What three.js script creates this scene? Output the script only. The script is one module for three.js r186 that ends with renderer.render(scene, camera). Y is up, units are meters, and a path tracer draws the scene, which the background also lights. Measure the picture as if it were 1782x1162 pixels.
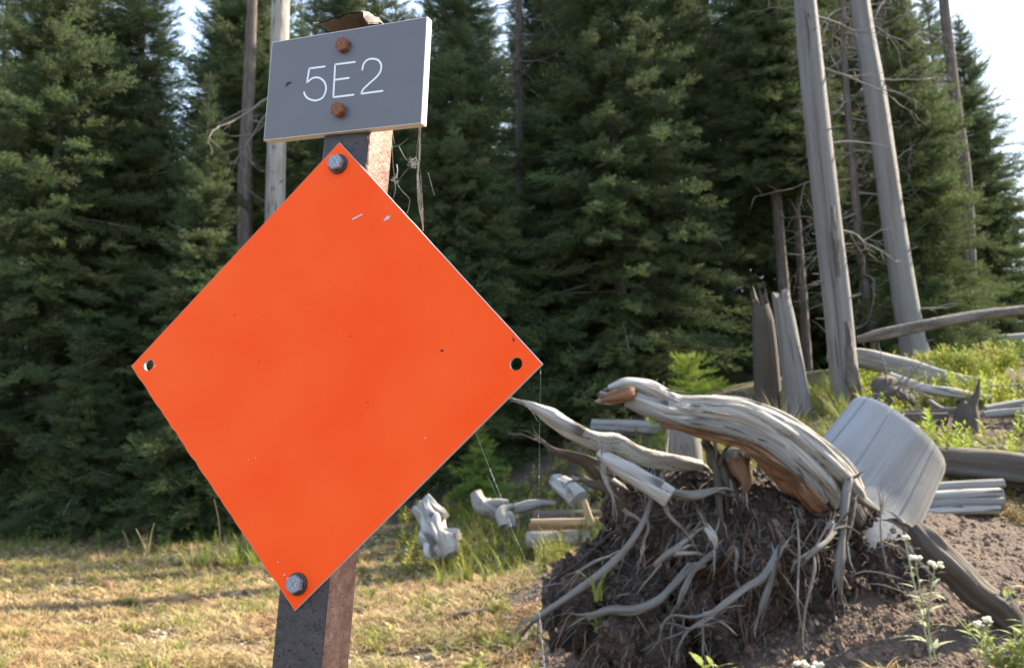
import * as THREE from 'three';
import { mergeGeometries, mergeVertices } from 'three/addons/utils/BufferGeometryUtils.js';
import { MarchingCubes } from 'three/addons/objects/MarchingCubes.js';
import { ImprovedNoise } from 'three/addons/math/ImprovedNoise.js';

// ------------------------------------------------------------------ camera, sky, sun, exposure
const W = 1782, H = 1162, F = 1550;                      // the photograph's pixels and its focal length in them
const scene = new THREE.Scene();
const camera = new THREE.PerspectiveCamera(2 * Math.atan(H / 2 / F) * 180 / Math.PI, W / H, 0.05, 600);
camera.position.set(0, 1.4, 0);
const PITCH = 8.5 * Math.PI / 180, ROLL = 1.7 * Math.PI / 180;
camera.quaternion.setFromAxisAngle(new THREE.Vector3(1, 0, 0), PITCH).multiply(new THREE.Quaternion().setFromAxisAngle(new THREE.Vector3(0, 0, 1), -ROLL));
camera.updateMatrixWorld(true);
camera.focus = 0.8; camera.userData.fStop = 15;
const renderer = new THREE.WebGLRenderer({ antialias: true });
renderer.toneMapping = THREE.LinearToneMapping;
renderer.toneMappingExposure = 3.8;
renderer.shadowMap.enabled = true;

const AZ = 68 * Math.PI / 180, EL = 36 * Math.PI / 180;   // sun: to the right of the view direction, and height
const SUN = new THREE.Vector3(Math.sin(AZ) * Math.cos(EL), Math.sin(EL), -Math.cos(AZ) * Math.cos(EL));
const sun = new THREE.DirectionalLight(new THREE.Color().setRGB(1, 0.87, 0.66), 5);
sun.position.copy(SUN).multiplyScalar(60); sun.castShadow = true;
sun.shadow.camera.left = -40; sun.shadow.camera.right = 40; sun.shadow.camera.top = 40; sun.shadow.camera.bottom = -40; sun.shadow.camera.far = 160;
scene.add(sun, sun.target);
{ // clear summer sky, whitening towards the sun and the horizon
  const w = 512, h = 256, a = new Float32Array(w * h * 4), d = new THREE.Vector3();
  for (let j = 0; j < h; j++) for (let i = 0; i < w; i++) {
    const v = ((j + .5) / h - .5) * Math.PI, u = ((i + .5) / w - .5) * 2 * Math.PI;
    d.set(Math.cos(v) * Math.cos(u), Math.sin(v), Math.cos(v) * Math.sin(u));
    const e = Math.max(0, d.y), k = Math.pow(1 - e, 3), g = Math.max(0, d.dot(SUN));
    const s = 1.3 * Math.pow(g, 60) + .47 * Math.pow(g, 10) + .12 * Math.pow(g, 2.5);
    const o = (j * w + i) * 4;
    a[o] = .24 + .225 * k + s; a[o + 1] = .33 + .19 * k + s * .97; a[o + 2] = .49 + .07 * k + s * .88; a[o + 3] = 1;
  }
  const t = new THREE.DataTexture(a, w, h, THREE.RGBAFormat, THREE.FloatType);
  t.mapping = THREE.EquirectangularReflectionMapping; t.magFilter = t.minFilter = THREE.LinearFilter; t.needsUpdate = true;
  scene.background = t; scene.environment = t;
}

// ------------------------------------------------------------------ helpers
function rng(seed) { let s = seed >>> 0; return () => { s = (s + 0x6d2b79f5) | 0; let t = Math.imul(s ^ (s >>> 15), 1 | s); t = (t + Math.imul(t ^ (t >>> 7), 61 | t)) ^ t; return ((t ^ (t >>> 14)) >>> 0) / 4294967296; }; }
const V = (x, y, z) => new THREE.Vector3(x, y, z);
const PN = new ImprovedNoise();
const N3 = (x, y, z) => PN.noise(x + 37.3, y + 91.7, z + 13.1);
const fbm = (x, y, z, n = 4) => { let s = 0, a = .5; for (let i = 0; i < n; i++) { s += a * N3(x, y, z); x *= 2.03; y *= 2.03; z *= 2.03; a *= .5; } return s; };
const tone3 = (R) => { const k = .35 + R() * 1.1, w = (R() - .5) * .25; return [k * (1 + w), k, k * (1 - w)]; };
const clamp = (x, a = 0, b = 1) => Math.min(b, Math.max(a, x));
const smooth = (a, b, x) => { const t = clamp((x - a) / (b - a)); return t * t * (3 - 2 * t); };
const lerp = (a, b, t) => a + (b - a) * t;
const mixc = (a, b, t) => [lerp(a[0], b[0], t), lerp(a[1], b[1], t), lerp(a[2], b[2], t)];
const at = (px, py, d) => V((px - W / 2) / F * d, -(py - H / 2) / F * d, -d).applyMatrix4(camera.matrixWorld);
const camPose = (x, y, z, t) => camera.matrixWorld.clone().multiply(new THREE.Matrix4().makeBasis(x, y, z).setPosition(t));
const used = {};
function numbered(n) { const k = used[n] = (used[n] ?? -1) + 1; return k ? `${n}_${String(k).padStart(3, '0')}` : n; }
function shade(o) { o.castShadow = o.receiveShadow = true; return o; }
function thing(name, label, category, pos, group) {
  const o = new THREE.Group(); o.name = numbered(name); o.position.copy(pos); o.userData = { label, category };
  if (group) o.userData.group = group;
  scene.add(o); o.updateMatrixWorld(true); return o;
}
const inv = new THREE.Matrix4();
// a part from geometry given in world coordinates
function part(name, geo, mat, parent, label) {
  const m = shade(new THREE.Mesh(geo, mat)); m.name = name; parent.updateWorldMatrix(true, false);
  geo.applyMatrix4(inv.copy(parent.matrixWorld).invert());
  if (label) m.userData.label = label;
  parent.add(m); return m;
}
function solo(name, geo, mat, label, category, group) {
  geo.computeBoundingBox(); const c = geo.boundingBox.getCenter(V()); c.y = geo.boundingBox.min.y;
  geo.translate(-c.x, -c.y, -c.z);
  const m = shade(new THREE.Mesh(geo, mat)); m.name = numbered(name); m.position.copy(c); m.userData = { label, category };
  if (group) m.userData.group = group;
  scene.add(m); return m;
}
function struct(name, geo, mat) { const m = shade(new THREE.Mesh(geo, mat)); m.name = numbered(name); m.userData = { kind: 'structure', label: name.replace(/_/g, ' ') }; scene.add(m); return m; }

function tex(w, h, fn, srgb = false, wrap = THREE.MirroredRepeatWrapping) {     // fn returns 0..1 values (linear for colours)
  const a = new Uint8Array(w * h * 4), enc = (x) => srgb ? (x <= .0031308 ? x * 12.92 : 1.055 * Math.pow(x, 1 / 2.4) - .055) : x;
  for (let j = 0; j < h; j++) for (let i = 0; i < w; i++) {
    const c = fn(i / w, j / h, i, j), o = (j * w + i) * 4, r = typeof c === 'number' ? [c, c, c] : c;
    for (let k = 0; k < 3; k++) a[o + k] = clamp(enc(clamp(r[k]))) * 255; a[o + 3] = 255;
  }
  const t = new THREE.DataTexture(a, w, h); t.wrapS = t.wrapT = wrap; t.magFilter = THREE.LinearFilter; t.minFilter = THREE.LinearFilter;
  if (srgb) t.colorSpace = THREE.SRGBColorSpace; t.needsUpdate = true; return t;
}
function merge(list) { return mergeGeometries(list.map((g) => { const q = g.index ? g.toNonIndexed() : g; for (const k of Object.keys(q.attributes)) if (!['position', 'normal', 'uv', 'color'].includes(k)) q.deleteAttribute(k); return q; })); }
function ribbonGeo(tris) { const g = new THREE.BufferGeometry(); g.setAttribute('position', new THREE.Float32BufferAttribute(tris, 3)); g.computeVertexNormals(); return g; }

// a limb: tube along points with its own radii, ridged along its length; uv in metres (u round, v along)
function limb(pts, radii, { seg = 14, step = .05, ridge = .12, kr = 2.2, kl = 1.2, lump = .1, seed = 0, flat = 1, capA = true, capB = true, twist = 0, jag = 0, fn = null, side = null } = {}) {
  const curve = new THREE.CatmullRomCurve3(pts, false, 'centripetal'), L = curve.getLength(), n = Math.max(4, Math.min(260, Math.ceil(L / step)));
  const pos = [], uv = [], idx = [], P = V(), T = V(), A = V(), B = V(), prev = V();
  const cum = pts.map((_, i) => i / (pts.length - 1));
  curve.getTangent(0, T); A.set(0, 1, 0); if (Math.abs(T.y) > .9) A.set(1, 0, 0); if (side) A.copy(side); A.addScaledVector(T, -A.dot(T)).normalize();
  let v = 0; curve.getPoint(0, prev);
  const rows = [];
  for (let i = 0; i <= n; i++) {
    const t = i / n; curve.getPoint(t, P); curve.getTangent(t, T); A.addScaledVector(T, -A.dot(T)).normalize(); B.crossVectors(T, A);
    v += P.distanceTo(prev); prev.copy(P);
    const s = t * (radii.length - 1), k = Math.min(radii.length - 2, Math.floor(s)), r0 = lerp(radii[k], radii[k + 1], smooth(0, 1, s - k) * .5 + (s - k) * .5);
    const row = [];
    for (let j = 0; j <= seg; j++) {
      const a = j / seg * Math.PI * 2 + twist * v, c = Math.cos(a), sn = Math.sin(a);
      let r = r0 * (1 + ridge * 1.6 * N3(c * kr + seed, sn * kr + seed * 1.7, v * kl * .35) + ridge * .8 * N3(c * kr * 2.7 + seed, sn * kr * 2.7, v * kl * .5) + lump * 1.5 * N3(c * .9 - seed, sn * .9, v * kl * 2.2 + seed));
      if (fn) r += fn(a, t, v, r0);
      const q = P.clone().addScaledVector(A, c * r * flat).addScaledVector(B, sn * r);
      if (jag && i === n) q.addScaledVector(T, jag * (N3(c * 3 + seed, sn * 3, seed) * 1.6 + .3 * N3(c * 11, sn * 11, seed)));
      row.push(q); pos.push(q.x, q.y, q.z); uv.push(j / seg * Math.max(.12, 2 * Math.PI * radii[0]) * .999, v);
    }
    rows.push(row);
  }
  for (let i = 0; i < n; i++) for (let j = 0; j < seg; j++) { const a = i * (seg + 1) + j, b = a + 1, c = a + seg + 1, d = c + 1; idx.push(a, b, c, b, d, c); }
  let g = new THREE.BufferGeometry(); g.setAttribute('position', new THREE.Float32BufferAttribute(pos, 3)); g.setAttribute('uv', new THREE.Float32BufferAttribute(uv, 2)); g.setIndex(idx); g.computeVertexNormals();
  { const nn = g.attributes.normal; for (let i = 0; i <= n; i++) { const a = i * (seg + 1), b = a + seg, x = nn.getX(a) + nn.getX(b), y = nn.getY(a) + nn.getY(b), z = nn.getZ(a) + nn.getZ(b), l = Math.hypot(x, y, z) || 1; nn.setXYZ(a, x / l, y / l, z / l); nn.setXYZ(b, x / l, y / l, z / l); } }
  g = g.toNonIndexed();
  const caps = [];
  for (const [on, row, flip] of [[capA, rows[0], 1], [capB, rows[n], 0]]) if (on) {
    const c = row.slice(0, seg).reduce((s, q) => s.add(q), V()).multiplyScalar(1 / seg), p = [], u = [];
    for (let j = 0; j < seg; j++) { const q = flip ? [row[j + 1], row[j]] : [row[j], row[j + 1]]; p.push(c.x, c.y, c.z, q[0].x, q[0].y, q[0].z, q[1].x, q[1].y, q[1].z); u.push(.1, .1, .1 + .1 * Math.cos(j), .1, .1, .2); }
    const e = ribbonGeo(p); e.setAttribute('uv', new THREE.Float32BufferAttribute(u, 2)); caps.push(e);
  }
  const out = caps.length ? mergeGeometries([g, ...caps]) : g; out.userData.curve = null; return out;
}
// a limb drawn over photograph pixels: rows of [px, py, radius in px, depth]
function rootLimb(rows, opt) { return limb(rows.map((r) => at(r[0], r[1], r[3])), rows.map((r) => r[2] * r[3] / F), opt); }

// ------------------------------------------------------------------ materials
const grey = (k) => [.30 * k, .292 * k, .285 * k];
function woodTex(seed, tone, brown, crack, gain = 2) {
  return tex(256, 1024, (u, v) => {
    const x = u * 10, y = v * 10, wv = N3(x * .5, y * .25, seed) * .7;
    const g = fbm((x + wv) * 5, y * .22, seed, 4), f = N3((x + wv) * 26, y * .5, seed + 4), b = fbm(x * .35, y * .16, seed + 9, 3);
    let c = mixc(tone, [tone[0] * 1.5, tone[1] * 1.5, tone[2] * 1.48], clamp(.44 + g * gain + f * gain * .25));
    c = mixc(c, brown, clamp(b * 2.2 + .1) * .75);
    const cr = Math.abs(N3((x + wv) * 3.1, y * .12, seed + 20)); c = mixc(c, [.05, .042, .036], (cr < .05 ? .85 : 0) * crack * smooth(-.1, .2, N3(x * .8, y * .5, seed + 31)));
    return c;
  }, true);
}
const woodBump = tex(256, 1024, (u, v) => { const x = u * 10, y = v * 10, wv = N3(x * .5, y * .25, 1) * .7; return .5 + .5 * fbm((x + wv) * 5, y * .22, 1, 4) + .25 * N3((x + wv) * 26, y * .5, 5) - (Math.abs(N3((x + wv) * 3.1, y * .12, 21)) < .04 ? .3 : 0); });
const sized = (t, x, y) => { const c = t.clone(); c.repeat.set(x, y); c.needsUpdate = true; return c; };
const M = {};
const wood = (map, rep = [2, .5], bump = .01) => new THREE.MeshStandardMaterial({ map: sized(map, ...rep), bumpMap: sized(woodBump, ...rep), bumpScale: bump, roughness: .85 });
const wGrey = woodTex(1, [.18, .175, .168], [.15, .12, .085], 1), wPale = woodTex(2, [.27, .258, .24], [.20, .14, .085], 1, 2.6), wDark = woodTex(3, [.06, .05, .042], [.08, .052, .03], .8), wRed = woodTex(4, [.17, .085, .045], [.22, .10, .04], .7);
M.grey = wood(wGrey); M.greyFine = wood(wGrey, [5, 1.4], .004); M.pale = wood(wPale); M.paleFine = wood(wPale, [5, 1.4], .004); M.dark = wood(wDark); M.darkFine = wood(wDark, [4, 1.5], .006); M.red = wood(wRed, [4, 1], .012); M.greyFine.color.setRGB(.8, .78, .75); M.paleFine.color.setRGB(.82, .8, .78); M.rootGrey = M.greyFine; M.tan = wood(woodTex(6, [.30, .21, .12], [.24, .14, .07], .4));
M.snag = wood(woodTex(8, [.155, .152, .15], [.135, .105, .08], .9, 1.2), [1.2, .16], .012);
const barkT = tex(256, 512, (u, v) => { const s = N3(u * 9, v * 5, 2), p = fbm(u * 30, v * 22, 3, 3); return mixc([.075, .06, .052], [.17, .145, .125], clamp(.45 + s * .7 + p * .8)); }, true), barkB = tex(256, 512, (u, v) => .5 + .7 * fbm(u * 30, v * 22, 3, 3));
M.bark = new THREE.MeshStandardMaterial({ map: sized(barkT, 1.5, .6), bumpMap: sized(barkB, 1.5, .6), bumpScale: .02, roughness: .95 });
M.twig = new THREE.MeshStandardMaterial({ color: new THREE.Color().setRGB(.15, .13, .115), roughness: .95 });
const leaf = (r, g, b, t = .25) => new THREE.MeshPhysicalMaterial({ color: new THREE.Color().setRGB(r, g, b), roughness: .75, side: THREE.DoubleSide, transmission: t, thickness: 0, specularIntensity: .3 });
M.needle = leaf(.088, .115, .045, .45);
M.straw = leaf(.365, .295, .15, .15); M.grass = leaf(.24, .28, .065, .35); M.herb = leaf(.30, .34, .075, .45); M.silver = leaf(.33, .36, .22, .25); M.petal = leaf(.75, .72, .58, .2);

// ------------------------------------------------------------------ ground
const CTRL = [[0, 1162, 6.7], [500, 1162, 6.7], [900, 1162, 6.5], [1250, 1162, 5.5], [1600, 1162, 4.9], [1782, 1162, 4.8], [0, 1000, 12], [450, 990, 12], [0, 958, 14.3], [400, 945, 14.4], [760, 985, 11.5], [900, 1000, 10.6], [980, 962, 11.6], [830, 930, 13.2], [800, 858, 17], [1100, 1065, 6.4],
  [1320, 1085, 5.7], [1540, 985, 5.7], [1450, 1060, 5.3], [1700, 945, 7], [1750, 1080, 5.3], [1750, 892, 8.2], [1700, 772, 11], [1780, 660, 16], [1480, 705, 14], [1380, 705, 15], [1600, 640, 17], [1200, 775, 14], [1060, 775, 16], [1100, 815, 12.6], [950, 868, 14.5], [1300, 815, 11], [1500, 800, 9], [1200, 900, 8.5]];
const ctrl = CTRL.map(([x, y, d]) => at(x, y, d)).map((p) => [p.x, p.z, p.y]);
ctrl.push([-9, -16, .5], [-14, -8, 0], [-5, -2, -.05], [0, 1, -.02], [6, -1, .2], [0, 8, 0], [-12, -30, .8], [0, -30, 2.6], [14, -30, 4.4], [20, -18, 3.6], [10, -6, 1], [-30, -10, 0], [0, -60, 3.5], [30, -50, 5], [-30, -50, 1.2], [30, 0, 1.5], [-25, 20, 0], [25, 20, .6], [-.2, -.85, 0]);
const tps = (() => { // thin-plate spline through the control points, slightly relaxed
  const n = ctrl.length, S = 10, U = (r2) => r2 < 1e-9 ? 0 : .5 * r2 * Math.log(r2), A = [], m = n + 3;
  const P = ctrl.map(([x, z]) => [x / S, z / S]);
  for (let i = 0; i < m; i++) A.push(new Float64Array(m + 1));
  for (let i = 0; i < n; i++) {
    for (let j = 0; j < n; j++) A[i][j] = U((P[i][0] - P[j][0]) ** 2 + (P[i][1] - P[j][1]) ** 2) + (i === j ? .004 : 0);
    A[i][n] = A[n][i] = 1; A[i][n + 1] = A[n + 1][i] = P[i][0]; A[i][n + 2] = A[n + 2][i] = P[i][1]; A[i][m] = ctrl[i][2];
  }
  for (let c = 0; c < m; c++) { let b = c; for (let r = c + 1; r < m; r++) if (Math.abs(A[r][c]) > Math.abs(A[b][c])) b = r; [A[c], A[b]] = [A[b], A[c]]; for (let r = 0; r < m; r++) if (r !== c && A[r][c]) { const k = A[r][c] / A[c][c]; for (let q = c; q <= m; q++) A[r][q] -= k * A[c][q]; } }
  const w = A.map((r, i) => r[m] / r[i]);
  return (x, z) => { x /= S; z /= S; let s = w[n] + w[n + 1] * x + w[n + 2] * z; for (let i = 0; i < n; i++) s += w[i] * U((P[i][0] - x) ** 2 + (P[i][1] - z) ** 2); return s; };
})();
const RB = at(1290, 960, 6.0);                              // heart of the root ball
function HT(x, z) { let y = tps(clamp(x, -35, 35), clamp(z, -62, 22)); y = clamp(y, -.6, 7); return y + .05 * fbm(x * .9, z * .9, 3, 3) + .025 * fbm(x * 4, z * 4, 8, 3); }
const onGround = (px, d, lift = 0) => { let y = 900; const p = at(px, y, d); p.y = HT(p.x, p.z) + lift; return p; };
function hit(px, py) { const o = camera.position, q = at(px, py, 1).sub(o); for (let d = 3; d < 60; d += .04) { const p = o.clone().addScaledVector(q, d); if (p.y < HT(p.x, p.z)) return p; } return null; }
const toPx = (p) => { const q = p.clone().applyMatrix4(camera.matrixWorldInverse); return [W / 2 + F * q.x / -q.z, H / 2 - F * q.y / -q.z, -q.z]; };
// what lies on the ground: [bare soil, green, forest litter]; the rest is dry straw
const soilSpots = [[950, 1000, 11, .9, .35], [1700, 960, 6.9, 1.2, .9], [1760, 1010, 6, 1, .9], [1500, 1020, 5.6, 1.5, 1], [1330, 1060, 5.9, 1.4, .9], [1120, 1000, 6.6, .9, .7], [1100, 900, 8, 1.2, .9], [1740, 775, 10.6, .7, .9], [1400, 900, 7.5, 1.8, 1], [1745, 645, 16, 1.6, 1], [1630, 705, 12.6, .9, .6], [1560, 745, 11.5, 1, .6], [1700, 735, 12, .8, .6]].map(([x, y, d, rx, rz]) => { const p = at(x, y, d); return [p.x, p.z, rx, rz]; });
function cover(x, z) {
  const n = fbm(x * .8, z * .8, 5, 4), n2 = fbm(x * 2.4, z * 2.4, 15, 3);
  let soil = 0; for (const [sx, sz, a, b] of soilSpots) soil = Math.max(soil, 1 - smooth(.7, 1.25, Math.hypot((x - sx) / a, (z - sz) / b) + n * .7));
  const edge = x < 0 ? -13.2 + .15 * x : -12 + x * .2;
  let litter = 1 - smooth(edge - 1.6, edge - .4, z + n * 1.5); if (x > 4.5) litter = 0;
  let green = smooth(-10.2, -11.8, z + n * 3) * (x > -1.5 ? .8 : .25) + smooth(3, 4.2, x + n) * smooth(-8.2, -9.5, z) * clamp(.75 + n2 * 2.2) + smooth(.06, .26, n2 + n * .5) * .75;
  return [soil, clamp(green) * (1 - soil), litter * (1 - soil)];
}
{
  const axis = (lo, hi, fine0, fine1, s) => { const o = []; let x = fine0; while (x < fine1) { o.push(x); x += s; } let st = s; x = fine1; while (x < hi) { o.push(x); st *= 1.25; x += st; } o.push(hi); st = s; x = fine0; const l = []; while (x > lo) { st *= 1.25; x -= st; l.push(Math.max(x, lo)); } return [...l.reverse(), ...o]; };
  const xs = axis(-300, 300, -7.5, 8, .055), zs = axis(-400, 60, -16.5, -3.6, .055), nx = xs.length, nz = zs.length;
  const pos = new Float32Array(nx * nz * 3), col = new Float32Array(nx * nz * 3), uv = new Float32Array(nx * nz * 2), idx = [];
  for (let j = 0; j < nz; j++) for (let i = 0; i < nx; i++) {
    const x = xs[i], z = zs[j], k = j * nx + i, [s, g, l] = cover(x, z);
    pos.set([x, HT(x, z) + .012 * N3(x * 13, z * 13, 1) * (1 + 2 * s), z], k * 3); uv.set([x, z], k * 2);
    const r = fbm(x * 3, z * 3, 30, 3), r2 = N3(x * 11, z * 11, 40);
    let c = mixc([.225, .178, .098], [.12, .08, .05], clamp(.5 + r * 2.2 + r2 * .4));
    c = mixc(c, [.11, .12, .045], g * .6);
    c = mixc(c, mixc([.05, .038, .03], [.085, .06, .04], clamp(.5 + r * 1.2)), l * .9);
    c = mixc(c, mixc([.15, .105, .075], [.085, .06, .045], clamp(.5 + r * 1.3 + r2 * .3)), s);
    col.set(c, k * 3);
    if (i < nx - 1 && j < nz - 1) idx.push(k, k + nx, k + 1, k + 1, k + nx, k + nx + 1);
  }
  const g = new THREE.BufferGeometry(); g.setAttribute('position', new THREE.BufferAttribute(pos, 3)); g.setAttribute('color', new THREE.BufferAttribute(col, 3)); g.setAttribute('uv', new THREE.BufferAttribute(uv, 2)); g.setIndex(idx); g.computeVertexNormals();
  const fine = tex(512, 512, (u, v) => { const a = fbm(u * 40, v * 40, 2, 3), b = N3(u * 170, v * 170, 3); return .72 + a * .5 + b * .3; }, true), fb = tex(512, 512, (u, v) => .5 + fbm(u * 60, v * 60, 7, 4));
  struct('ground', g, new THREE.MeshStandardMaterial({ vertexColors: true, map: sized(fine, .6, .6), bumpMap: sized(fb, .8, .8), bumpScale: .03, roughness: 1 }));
}

// instanced ground cover ("stuff")
function tuft(R, n, hMin, hMax, lean, wid) {
  const t = [];
  for (let i = 0; i < n; i++) {
    const a = R() * 6.283, h = lerp(hMin, hMax, R()), l = lean * (.4 + R()), bx = (R() - .5) * .05, bz = (R() - .5) * .05, w = wid * (.6 + R() * .8), c = Math.cos(a), s = Math.sin(a);
    const p = [0, .4, .75, 1].map((k) => [bx + c * l * h * k * k * 1.2, h * k * Math.sqrt(Math.max(.05, 1 - Math.min(.95, l * l * .55) * k)), bz + s * l * h * k * k * 1.2]);
    for (let k = 0; k < 3; k++) { const w0 = w * (1 - k * .28), w1 = k === 2 ? 0 : w * (1 - (k + 1) * .28), A = p[k], B = p[k + 1];
      const q = [[A[0] - s * w0, A[1], A[2] + c * w0], [A[0] + s * w0, A[1], A[2] - c * w0], [B[0] + s * w1, B[1], B[2] - c * w1], [B[0] - s * w1, B[1], B[2] + c * w1]];
      t.push(...q[0], ...q[1], ...q[2]); if (w1) t.push(...q[0], ...q[2], ...q[3]); }
  }
  return ribbonGeo(t);
}
function stuff(name, label, category, geo, mat, list, parent = scene) { // list of [position, yaw, scale, colour|null, tilt]
  const m = new THREE.InstancedMesh(geo, mat, list.length), q = new THREE.Object3D(), c = new THREE.Color();
  list.forEach(([p, yaw, s, col, tilt], i) => { q.position.copy(p); q.rotation.set(tilt || 0, yaw, tilt ? tilt * .7 : 0); if (typeof s === 'number') q.scale.setScalar(s); else q.scale.copy(s); q.updateMatrix(); m.setMatrixAt(i, q.matrix); if (col) m.setColorAt(i, c.setRGB(...col)); });
  shade(m); m.name = numbered(name); m.userData = parent === scene ? { kind: 'stuff', label, category } : { kind: 'stuff' }; parent.add(m); return m;
}
{
  const R = rng(11), straw = [], chips = [], green = [], tall = [], crumbs = [];
  const tone = (p) => { const k = .55 + R() * .7, n = p ? fbm(p.x * 1.3, p.z * 1.3, 91, 3) * 1.6 : 0; return [k * (1 + R() * .15 - .25 * Math.max(0, n)), k * (.97 - .22 * Math.max(0, -n)), k * (.85 + R() * .2 - .15 * Math.abs(n))]; };
  for (let i = 0; i < 60000; i++) {
    const u = R(), px = -120 + R() * 2000, d = 4.4 * Math.pow(15.5 / 4.4, u), p = onGround(px, d), [s, g, l] = cover(p.x, p.z), n = fbm(p.x * 1.7, p.z * 1.7, 77, 3);
    if (s > .5) { if (R() < .45) crumbs.push([p, R() * 6, .3 + R() * R() * 1.4, tone(), R() * 3]); continue; }
    if (l > .55) { if (R() < .12) green.push([p, R() * 6, .8 + R() * 1.2, tone()]); continue; }
    if (R() < g * .75) { if (R() < .4) (d > 9 && p.x > -1 && R() < (p.x > 4 ? .3 : .4) ? tall : green).push([p, R() * 6, .6 + R() * .8, tone()]); }
    else if (R() < .5 + n * 1.6) straw.push([p, R() * 6, .5 + R() * 1.0, tone(p)]);
    if (R() < .2) chips.push([p.clone().setY(p.y + .01), R() * 6, .4 + R() * 1.2, tone(), (R() - .5)]);
  }
  stuff('dry_grass', 'short dry straw coloured grass matted over the clearing floor', 'grass', tuft(rng(5), 16, .035, .12, 1.5, .004), M.straw, straw);
  stuff('green_grass', 'short green grass scattered among the dry straw', 'grass', tuft(rng(6), 14, .05, .13, .8, .004), M.grass, green);
  stuff('tall_grass', 'taller green and yellow grass at the forest edge', 'grass', tuft(rng(7), 16, .15, .4, .5, .005), M.grass, tall);
  const chip = (() => { const g = new THREE.BoxGeometry(.05, .008, .018, 2, 1, 1), p = g.attributes.position, r = rng(3); for (let i = 0; i < p.count; i++) p.setXYZ(i, p.getX(i) * (.7 + .3 * N3(p.getZ(i) * 90, p.getY(i) * 50, 1)), p.getY(i) + Math.abs(p.getX(i)) * .1, p.getZ(i)); return g.toNonIndexed(); })(); chip.computeVertexNormals();
  stuff('wood_chips', 'pale bleached wood chips and dead stems strewn over the ground', 'wood chips', chip, new THREE.MeshStandardMaterial({ color: new THREE.Color().setRGB(.48, .42, .31), roughness: .9 }), chips);
  const clod = new THREE.IcosahedronGeometry(.022, 1), cp = clod.attributes.position; for (let i = 0; i < cp.count; i++) { const k = 1 + .9 * N3(cp.getX(i) * 60, cp.getY(i) * 60, cp.getZ(i) * 60); cp.setXYZ(i, cp.getX(i) * k * 1.25, cp.getY(i) * k * .5, cp.getZ(i) * k * .8); } clod.computeVertexNormals();
  M.clod = new THREE.MeshStandardMaterial({ color: new THREE.Color().setRGB(.15, .105, .075), roughness: 1 });
  stuff('soil_crumbs', 'brown crumbs of loose soil on the bare ground', 'soil', clod, M.clod, crumbs); M.clodGeo = clod;
}

// ------------------------------------------------------------------ conifers
function boughGeo(seed, o = {}) { // one flat spruce spray of length 1 along +x, needles as slim triangles
  const R = rng(seed), t = [], dn = o.dens || 1, nl = o.nl || .04, nw = o.nw || .0075;
  const needles = (A, B, k = 1) => {
    const D = B.clone().sub(A), L = D.length(); D.normalize(); const up = V(0, 1, 0), S = V().crossVectors(D, up).normalize(), U = V().crossVectors(S, D), n = Math.ceil(L * 62 * dn);
    for (let i = 0; i < n; i++) {
      const p = A.clone().addScaledVector(D, L * (i + R()) / n), a = R() * 6.283, c = Math.cos(a), s = Math.sin(a), l = nl * k * (.7 + R() * .6);
      const dir = S.clone().multiplyScalar(c).addScaledVector(U, s * .75).addScaledVector(D, .75).normalize(), w = V().crossVectors(dir, D).normalize().multiplyScalar(nw * k);
      const e = p.clone().addScaledVector(dir, l), m = p.clone().addScaledVector(dir, l * .45);
      t.push(p.x, p.y, p.z, m.x + w.x, m.y + w.y, m.z + w.z, e.x, e.y, e.z, p.x, p.y, p.z, e.x, e.y, e.z, m.x - w.x, m.y - w.y, m.z - w.z);
    }
    const w = .004; t.push(A.x, A.y + w, A.z, A.x, A.y - w, A.z, B.x, B.y, B.z);
  };
  const axis = (x) => V(x, -.05 * Math.sin(x * 2.6) + .09 * x * x * x, .04 * Math.sin(x * 4 + seed));
  let prev = axis(0);
  for (let i = 1; i <= 14; i++) { const q = axis(i / 14); needles(prev, q); prev = q; }
  for (let i = 0; i < 26; i++) {
    const x = .08 + .9 * (i + R() * .6) / 26, side = i % 2 ? 1 : -1, L = (.36 * Math.pow(1 - x, .7) + .07) * (.7 + R() * .5) * smooth(-.05, .25, x), an = (.95 - .35 * x) + (R() - .5) * .3;
    const ph = (R() - .5) * 1.5, A = axis(x), D = V(Math.cos(an), Math.sin(an) * Math.sin(ph), side * Math.sin(an) * Math.cos(ph)).normalize(), mid = A.clone().addScaledVector(D, L * .55), B = A.clone().addScaledVector(D, L).add(V(.03, .12 * L + (R() - .6) * .05, 0));
    needles(A, mid); needles(mid, B);
    const ns = Math.floor(L / .055);
    for (let j = 1; j < ns; j++) {
      const f = j / ns, p = A.clone().lerp(B, f), sd = j % 2 ? 1 : -1, l = (.055 + .28 * L * (1 - f)) * (.6 + R() * .7), d2 = D.clone().applyAxisAngle(V(0, 1, 0), sd * (.75 + R() * .3)); d2.y += -.22 + R() * .62;
      needles(p, p.clone().addScaledVector(d2.normalize(), l));
    }
  }
  return ribbonGeo(t);
}
const BOUGH = [boughGeo(101), boughGeo(202), boughGeo(303)], BOUGHFAR = [boughGeo(404, { dens: .55, nw: .011, nl: .05 }), boughGeo(505, { dens: .55, nw: .011, nl: .05 })];
const TREES = [];
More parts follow.
